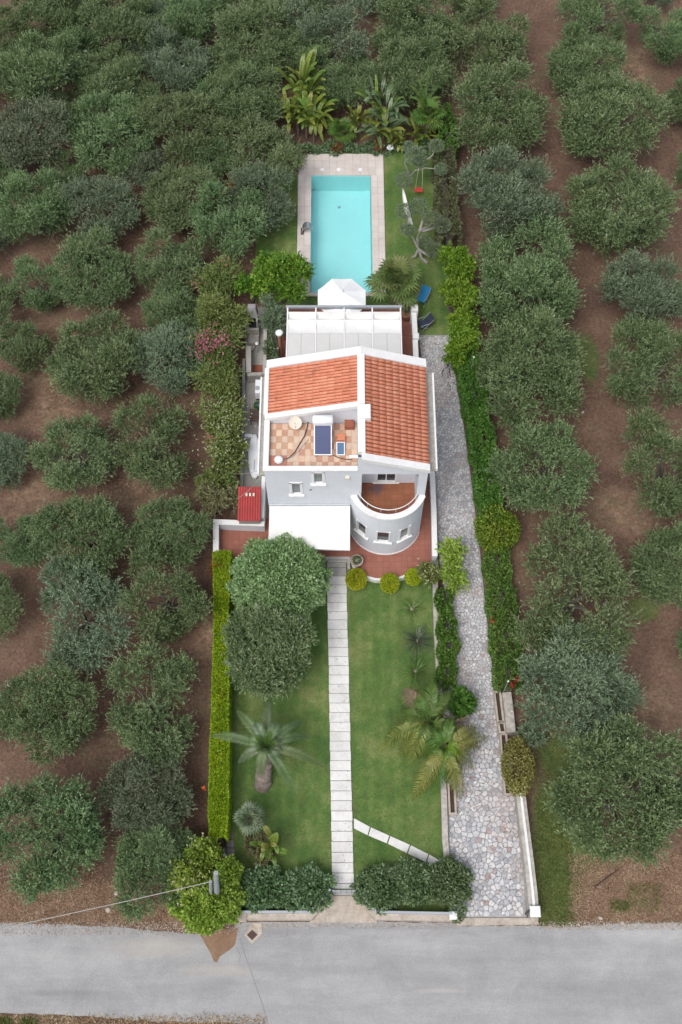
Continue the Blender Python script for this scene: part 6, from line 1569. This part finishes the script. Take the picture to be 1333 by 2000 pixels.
def banana(name, px, py, r_, z, n, lab, m, w=.35, m2=None, spread=1.0, nst=3, hi=.75):
    c = P(px, py, z * .6); s = SC(px, py, z); rm = r_ / s; t = thing(name, (c.x, c.y, 0), lab, 'plant')
    st = []
    for k in range(nst):
        a = 6.28 * k / nst + 1; q = Vector((c.x + math.cos(a) * rm * .3, c.y + math.sin(a) * rm * .3, 0)); st.append(q)
        mb = MB(); mb.tube([q - Vector((0, 0, .05)), q + Vector((0, 0, z * .5))], [.06, .035], 7); part('stem', mb, M['palm_bark'], t)
    for k in range(int(n * 2.3)):
        q = st[k % nst] + Vector((0, 0, z * .5)); a = R.uniform(0, 6.28); L_ = rm * R.uniform(.6, 1.0) * spread
        tip = q + Vector((math.cos(a) * L_, math.sin(a) * L_, z * R.uniform(-.1, hi)))
        broad_leaf(q, tip, z * R.uniform(.2, .42), w * .68 * R.uniform(.7, 1.1), m2 if (m2 and R.random() < .35) else m, t)
    return t
banana('banana_plant', 530, 1652, 36, 1.7, 9, 'small banana plant with torn leaves at the lower left of the lawn', L['banana'], .38, L['palm_yellow'])
tq = P(505, 1655, .3)
bush('low_shrub', 500, 1650, 38, 30, 1.1, 'dry brownish undergrowth beneath the small banana plant', L['oleander_dull'], 1100, .16, .06, style='lump')
banana('bird_of_paradise', 597, 178, 50, 3.2, 26, 'tall bird of paradise clump behind the left corner of the pool, upper one', L['banana'], .42, L['banana_yellow'], nst=5)
banana('bird_of_paradise', 612, 232, 50, 2.4, 26, 'bright bird of paradise clump behind the pool, just below the tallest one', L['banana'], .42, L['banana_yellow'], nst=5)
banana('bird_of_paradise', 572, 228, 40, 2.3, 16, 'yellowish bird of paradise clump nearest the olive trees left of the pool', L['banana_yellow'], .4, L['banana'], nst=4)
banana('bird_of_paradise', 752, 212, 52, 2.6, 24, 'greyish bird of paradise clump behind the middle of the pool', L['banana_grey'], .38, L['banana'], nst=5)
banana('bird_of_paradise', 748, 252, 48, 2.0, 20, 'yellow green bird of paradise clump right behind the pool edge', L['banana_grey'], .38, L['banana_yellow'], nst=5)
banana('bird_of_paradise', 700, 238, 26, 2.2, 9, 'single yellow tinted clump between the small fan palm and the grey clump', L['banana_yellow'], .35, None, nst=2)
banana('low_plant', 822, 258, 38, 1.1, 16, 'low yellow green leafy plant behind the cloud pruned olive', L['banana_yellow'], .26, L['banana'], nst=4)
banana('low_plant', 778, 276, 22, 1.0, 10, 'low yellow leafy plant behind the white round table', L['banana_yellow'], .26, None, nst=3)
tl = thing('spiky_palm', P(833, 240, 0), 'tall plant with long bare spear leaves behind the back lawn', 'palm')
hb = P(830, 205, 2.4); mb = MB(); mb.tube([P(833, 240, 0), hb], [.12, .08], 7); part('stem', mb, M['palm_bark'], tl)
for tx, ty, tz_ in ((838, 128, 3.8), (803, 168, 3.2), (800, 190, 2.8), (872, 150, 3.2), (862, 190, 2.7), (818, 155, 3.6), (815, 215, 2.0), (870, 222, 2.0)):
    frond('frond', hb, P(tx, ty, tz_), .3, 22, .16, L['palm_green'], tl, .04, .5)
hedge('shrub_belt', [(560, 290), (640, 286), (740, 284), (850, 282)], [20, 14, 16, 20], .45, 'dark green shrub belt along the far edge of the pool surround', L['dark_shrub'], 300, .2, .08, jag=.6)
hedge('shrub_belt', [(862, 205), (878, 250), (876, 292)], [30, 32, 34], 1.4, 'green shrub strip running back from the far right corner of the lawn', L['vine'], 450, .15, .08, jag=.3)
bush('low_shrub', 574, 312, 18, 22, .9, 'dry tufted plant at the far left corner of the pool surround', L['oleander_dull'], 600, .2, .04, style='lump')
bush('terracotta_plant', 660, 290, 8, 7, .6, 'rust brown dead fern at the pool edge, left one', L['autumn'], 260, .14, .05, stems=False)
bush('terracotta_plant', 742, 283, 8, 9, .9, 'rust brown dead leaves at the pool edge, right one', L['autumn'], 300, .14, .05, stems=False)
banana('prickly_pear', 447, 245, 16, 1.2, 10, 'pale blue green agave among the olives left of the pool plants', L['banana_grey'], .16, None, nst=2)
banana('blue_agave', 437, 22, 26, 2.4, 16, 'pale blue green shrub between olive trees at the top of the photo', L['banana_grey'], .25, None, nst=3)

# cloud pruned olives, swing, hammock on the back lawn
def cloud_olive(base, limbs, pads, lab, r0=.10):
    b = P(*base, .03); t = thing('cloud_pruned_olive', (b.x, b.y, 0), lab, 'olive tree')
    mb = MB()
    for ln_ in limbs:
        pts = [P(x, y, z) for x, y, z in ln_]; k = len(pts)
        mb.tube(pts, [r0 * (1 - .75 * i / (k - 1)) for i in range(k)], 7)
    part('trunk', mb, M['bark_pale'], t)
    for (x, y, z, r_) in pads:
        s = SC(x, y, z); c = P(x, y, z); rm = r_ / s
        leafpart('leaf_pad', shell(1500, (c.x, c.y, z), (rm, rm, rm * .6), .09, .035, .07, -1, thick=.3), L['olive_grey'], t)
cloud_olive((818, 508), [[(800, 506, .05), (812, 500, .2), (818, 485, .6), (815, 465, 1.2), (822, 450, 1.8), (845, 436, 2.4)], [(835, 514, .05), (824, 504, .2), (818, 487, .6), (806, 462, 1.3), (800, 445, 1.9), (797, 425, 2.2)],
            [(818, 487, .6), (838, 500, 1.0), (848, 490, 1.6)], [(820, 452, 1.7), (828, 425, 2.2), (828, 405, 2.4)], [(822, 452, 1.6), (850, 445, 2.2), (865, 442, 2.4)]],
            [(790, 412, 2.3, 17), (818, 402, 2.5, 18), (845, 428, 2.5, 20), (866, 440, 2.4, 16), (848, 487, 1.8, 17), (796, 448, 2.0, 13), (830, 470, 1.7, 12)],
            'cloud pruned olive with bare pale limbs on the right of the back lawn')
cloud_olive((806, 352), [[(800, 362, .05), (802, 345, 1.0), (812, 333, 1.9), (832, 328, 2.3), (852, 330, 2.4)], [(802, 345, 1.0), (796, 330, 1.7), (790, 318, 2.1), (800, 306, 2.3)], [(802, 345, 1.0), (792, 352, 1.7), (789, 352, 2.0)], [(810, 312, 2.2), (838, 310, 2.3), (846, 302, 2.4), (850, 290, 2.5)]],
            [(789, 352, 2.2, 17), (812, 304, 2.5, 21), (798, 286, 2.4, 11), (820, 316, 2.4, 14), (853, 285, 2.6, 15), (862, 330, 2.5, 12)],
            'cloud pruned olive carrying the red swing near the far right corner of the lawn', .08)
br = P(822, 329, 2.3); seat = P(820, 363, .5)
sw = thing('swing', (br.x, br.y, .5), 'small red swing seat hanging on two ropes from the pruned olive', 'swing')
mb = MB(); mb.bev(br.x - .24, br.x + .24, br.y - .14, br.y + .14, .48, .58, .03); part('seat', mb, M['red_plastic'], sw)
for dx in (-.2, .2): mb = MB(); mb.tube([(br.x + dx, br.y, .56), (br.x + dx * .6, br.y, 2.3)], .014, 5); part('rope', mb, M['cream_plastic'], sw)
hm = thing('hammock', P(796, 405, .9), 'white cloth hammock slung between the two pruned olives', 'hammock')
ha, hb_ = P(787, 366, 1.7), P(806, 440, 1.6); mb = MB(); n = 16
for i in range(n + 1):
    t = i / n; q = ha.lerp(hb_, t); w = .13 * math.sin(math.pi * t) ** .7 + .015; z = q.z - .75 * 4 * t * (1 - t) * .8
    for k in range(5): u = k / 4 * 2 - 1; mb.v.append((q.x + u * w, q.y, z + .18 * u * u * math.sin(math.pi * t) + .02 * math.sin(i * 2.1 + k)))
for i in range(n):
    for k in range(4): q = i * 5 + k; mb.f.append((q, q + 1, q + 6, q + 5))
part('cloth', mb, M['canvas'], hm, smooth=True)
mb = MB(); mb.tube([ha, ha + Vector((0, .25, .15))], .012, 5); mb.tube([hb_, hb_ + Vector((.05, -.25, .15))], .012, 5); part('rope', mb, M['cream_plastic'], hm)
# round table, basket, chairs
p = P(762, 296, .1); t = thing('round_table', (p.x, p.y, .03), 'small round white garden table behind the right corner of the pool', 'table')
mb = MB(); mb.lathe((p.x, p.y, .42), [(.19, 0), (.21, .02), (.19, .05)], 20); part('table_top', mb, M['white_plastic'], t); mb = MB(); mb.tube([(p.x, p.y, .03), (p.x, p.y, .42)], .04, 8); part('pedestal', mb, M['stone_pot'], t)
p = P(590, 304, ZC); mb = MB(); mb.lathe((p.x, p.y, ZC), [(.2, 0), (.3, .1), (.32, .22), (.28, .22), (.2, .06)], 18); solo('wicker_basket', mb, M['wood'], 'dark round wicker basket on the far left corner of the pool surround', 'basket')
def lounge(px, py, ang, m, lab):
    p = P(px, py, .03); t = thing('garden_chair', (p.x, p.y, .03), lab, 'chair')
    def rot(x, y, z): return (p.x + x * math.cos(ang) - y * math.sin(ang), p.y + x * math.sin(ang) + y * math.cos(ang), .03 + z)
    mb = MB(); mb.hexa([rot(-.25, -.25, .36), rot(.25, -.25, .36), rot(.25, .22, .3), rot(-.25, .22, .3)], [rot(-.25, -.25, .4), rot(.25, -.25, .4), rot(.25, .22, .34), rot(-.25, .22, .34)]); part('seat', mb, m, t)
    mb = MB(); mb.hexa([rot(-.25, .22, .32), rot(.25, .22, .32), rot(.25, .26, .3), rot(-.25, .26, .3)], [rot(-.25, .5, .85), rot(.25, .5, .85), rot(.25, .54, .83), rot(-.25, .54, .83)]); part('backrest', mb, m, t)
    for x in (-.27, .27):
        mb = MB(); mb.tube([rot(x, -.28, 0), rot(x, .1, .35), rot(x, .52, .86)], .016, 5); part('frame', mb, M['grey_metal'], t)
        mb = MB(); mb.tube([rot(x, .35, 0), rot(x, -.05, .35), rot(x, -.25, .58), rot(x, .25, .6)], .016, 5); part('leg', mb, M['grey_metal'], t)
lounge(824, 590, -.5, M['blue_fabric'], 'bright blue folding chair on the lawn beside the rear terrace corner')
lounge(826, 640, -1.2, M['navy_fabric'], 'dark navy folding chair on the lawn at the top of the driveway')

# ------------------------------------------------------------------ street side details
for i, q in enumerate(([(441, 1623), (455, 1623), (456, 1638), (442, 1638)], [(441.5, 1640), (456.5, 1640), (458, 1655), (442.5, 1655)], [(442.5, 1657), (458, 1657), (460, 1675), (443.5, 1675)], [(424, 1655), (441, 1655), (442, 1670), (425, 1670)])):
    mb = MB(); mb.prism(PL(q, .1), 0, .1, .006)
    if i == 0: pvr = thing('paver_strip', P(450, 1650), 'grey square pavers at the foot of the lime green hedge', 'paving')
    part('paver', mb, M['paver_grey'], pvr)
mb = MB(); p = P(437, 1672, .1)
solo('white_bag', MB().lathe((p.x, p.y, .1), [(.1, 0), (.14, .08), (.08, .18), (.02, .2)], 9), M['white_plastic'], 'small crumpled white bag at the end of the grey pavers', 'bag')
# drain cover
dc = thing('drain_cover', P(494, 1823), 'square rusty drain grate in a pale concrete frame at the road edge', 'drain')
q = PL([(494, 1802), (512, 1803), (513, 1822), (493, 1844), (477, 1826)], .02); mb = MB(); mb.prism(q, 0, .04, .01); part('concrete_frame', mb, M['beige_wall'], dc)
q = PL([(493, 1816), (503.5, 1825.5), (493, 1836.5), (482.5, 1826)], .04); mb = MB(); mb.prism(q, .02, .046); part('pit_shade', mb, M['soot_pit_shade'], dc)  # black plate under the bars; the hole's shade is in its colour
for k in range(7):
    t = (k + .5) / 7; a = q[0].lerp(q[1], t); b = q[3].lerp(q[2], t); mb = MB(); mb.wall([a, b], .045, .046, .058); part('grate_bar', mb, M['iron_rust'], dc)
# utility pole
pt = P(422, 1705, 5.2); pb_ = P(425, 1762, 0.0); up_ = thing('utility_pole', (pb_.x, pb_.y, 0), 'grey utility pole rising out of the bright bush by the road', 'utility pole')
mb = MB(); mb.tube([pb_, pt], [.15, .10], 10); part('shaft', mb, M['pole_grey'], up_)
pa = P(411.5, 1722, 4.2); pa2 = P(412.5, 1748, 1.6); mb = MB(); mb.tube([pa2, pa], .07, 8); part('meter_tube', mb, M['pole_grey'], up_)
q = pb_.lerp(pt, .7); mb = MB(); mb.tube([pa2.lerp(pa, .8), q], .03, 6); part('bracket', mb, M['dark_metal'], up_)
wa_ = pa.copy(); wb_ = P(-60, 1826, 4.6)
wire(wa_, wb_, .25, .019, M['cable_pale'], 'pale overhead cable running left from the utility pole over the road verge')
# log, pebbles, debris
p1_, p2_ = P(1162, 1733, .08), P(1210, 1697, .08); mb = MB(); mb.tube([p1_, p1_.lerp(p2_, .4) + Vector((.05, .05, .02)), p2_], [.03, .035, .015], 6); solo('fallen_branch', mb, M['iron_rust'], 'dark fallen branch on the dry grass right of the driveway', 'branch')
def rock(px, py, r_, lab):
    p = P(px, py, 0); mb = MB(); n = 7
    rr = [[r_ * R.uniform(.75, 1.15) for _ in range(n)] for _ in range(3)]
    vs = [(p.x + math.cos(6.28 * k / n) * rr[j][k] * f, p.y + math.sin(6.28 * k / n) * rr[j][k] * f, z) for j, (f, z) in enumerate(((.9, -.02), (1, r_ * .4), (.55, r_ * .8))) for k in range(n)]
    fs = [(j * n + k, j * n + (k + 1) % n, (j + 1) * n + (k + 1) % n, (j + 1) * n + k) for j in range(2) for k in range(n)] + [tuple(range(2 * n, 3 * n))]
    mb.add(vs, fs); solo('rock', mb, M['beige_wall'], lab, 'rock')
rock(212, 1777, .13, 'pale rock on the dry verge under the overhead cable'); rock(228, 1744, .12, 'pale rock at the foot of the second olive tree row near the road')
rock(1216, 1802, .09, 'small white stone on the road edge below the dry grass, left one'); rock(1173, 1793, .10, 'small white stone near the green grass strip at the road'); rock(20, 1338, .12, 'white stone in the grove between the leftmost olive trees')
rock(1139, 805, .08, 'white stone on the bare soil strip, upper one of the right grove'); rock(1163, 938, .09, 'white stone on the bare soil strip, lower one of the right grove'); rock(1210, 1210, .08, 'pale stone on the soil beside the broad olive tree of the right grove')

# ------------------------------------------------------------------ grass, straw and litter that nobody could count
def scatter_px(poly_boxes, n):
    out = []
    for (x0, x1, y0, y1, w) in poly_boxes:
        k = int(n * w); xs_ = rng.uniform(x0, x1, k); ys_ = rng.uniform(y0, y1, k)
        a = (xs_ - W_PX / 2) / FPX; b = (H_PX / 2 - ys_) / FPX; rz = -ST + b * CT; t = -CAM_H / rz
        out.append(np.stack([a * t, (CT + b * ST) * t, np.zeros(k)], 1))
    return np.concatenate(out)
def tufts(name, base, ln_, w, m, lab, cat, z=0.0, flat=.4):
    n = len(base); base = base + np.array([0, 0, z]); d = unit(rng.normal(size=(n, 3)) * np.array([1, 1, .25]) + np.array([0, 0, flat]))
    d[:, 2] = np.abs(d[:, 2]); V = leaves(base, d, ln_ * rng.uniform(.5, 1.4, n), w); o = leafpart(name, V, m); o['kind'] = 'stuff'; o['label'] = lab; return o
vb = [(-80, 470, 1722, 1806, .5), (1110, 1420, 1668, 1802, .5), (-80, 200, 1690, 1722, .05)]
b_ = scatter_px(vb, 26000)
keep = []
tufts('dry_grass', b_, .16, .022, L['straw'], 'dry straw grass on the road verges', 'grass')
b_ = scatter_px([(1048, 1120, 1560, 1806, .55), (1048, 1180, 1430, 1660, .35), (1225, 1290, 1725, 1780, .05), (1195, 1230, 1760, 1780, .05)], 15000)
tufts('green_grass', b_, .15, .025, L['weed'], 'green grass strip right of the driveway wall', 'grass')
b_ = scatter_px([(0, 420, 600, 1720, .25), (0, 560, -20, 600, .25), (880, 1360, -20, 700, .2), (970, 1360, 700, 1450, .2), (90, 260, 700, 800, .06), (190, 260, 930, 1010, .04)], 60000)
tufts('leaf_litter', b_, .11, .03, L['litter'], 'dry leaf litter and dead grass on the grove soil', 'litter', .005, .15)
b_ = scatter_px([(452, 640, 1100, 1690, .4), (684, 862, 1140, 1690, .4), (515, 581, 330, 560, .08), (755, 868, 300, 640, .12)], 60000)
tufts('lawn_grass', b_, .06, .014, L['lawn_blade'], 'short mown grass blades of the lawns', 'grass', .028, .9)
b_ = scatter_px([(-40, 470, 1800, 1826, .45), (1050, 1360, 1800, 1816, .35), (470, 1050, 1803, 1812, .2)], 5000)
o = leafpart('road_gravel', leaves(b_ + np.array([0, 0, .016]), rng.normal(size=b_.shape) * np.array([1, 1, .25]), .06 * rng.uniform(.5, 1.6, len(b_)), .05), M['beige_wall']); o['kind'] = 'stuff'; o['label'] = 'loose gravel and grit along the road edge'
b_ = scatter_px([(642, 690, 1130, 1735, .12), (880, 935, 1000, 1350, .2), (885, 975, 1350, 1550, .2), (885, 1020, 1550, 1785, .25)], 1500)
o = leafpart('fallen_leaves', leaves(b_ + np.array([0, 0, .09]), rng.normal(size=b_.shape) * np.array([1, 1, .2]), .07, .04), L['litter']); o['kind'] = 'stuff'; o['label'] = 'scattered fallen leaves on the paving and road'
b_ = scatter_px([(-40, 520, 1982, 2030, .9)], 5000); b_ = b_[b_[:, 1] < P(0, 1984).y]
tufts('road_verge_grass', b_, .2, .03, L['straw'], 'dry grass on the near side of the road', 'grass')
b_ = scatter_px([(0, 20, 1992, 2006, .5), (45, 65, 1994, 2006, .5)], 900); tufts('verge_weeds', b_, .25, .05, L['weed'], 'green weeds at the bottom left corner', 'weeds')
print('objects', len(bpy.data.objects), 'tris', sum(len(m.polygons) for m in bpy.data.meshes) * 2)
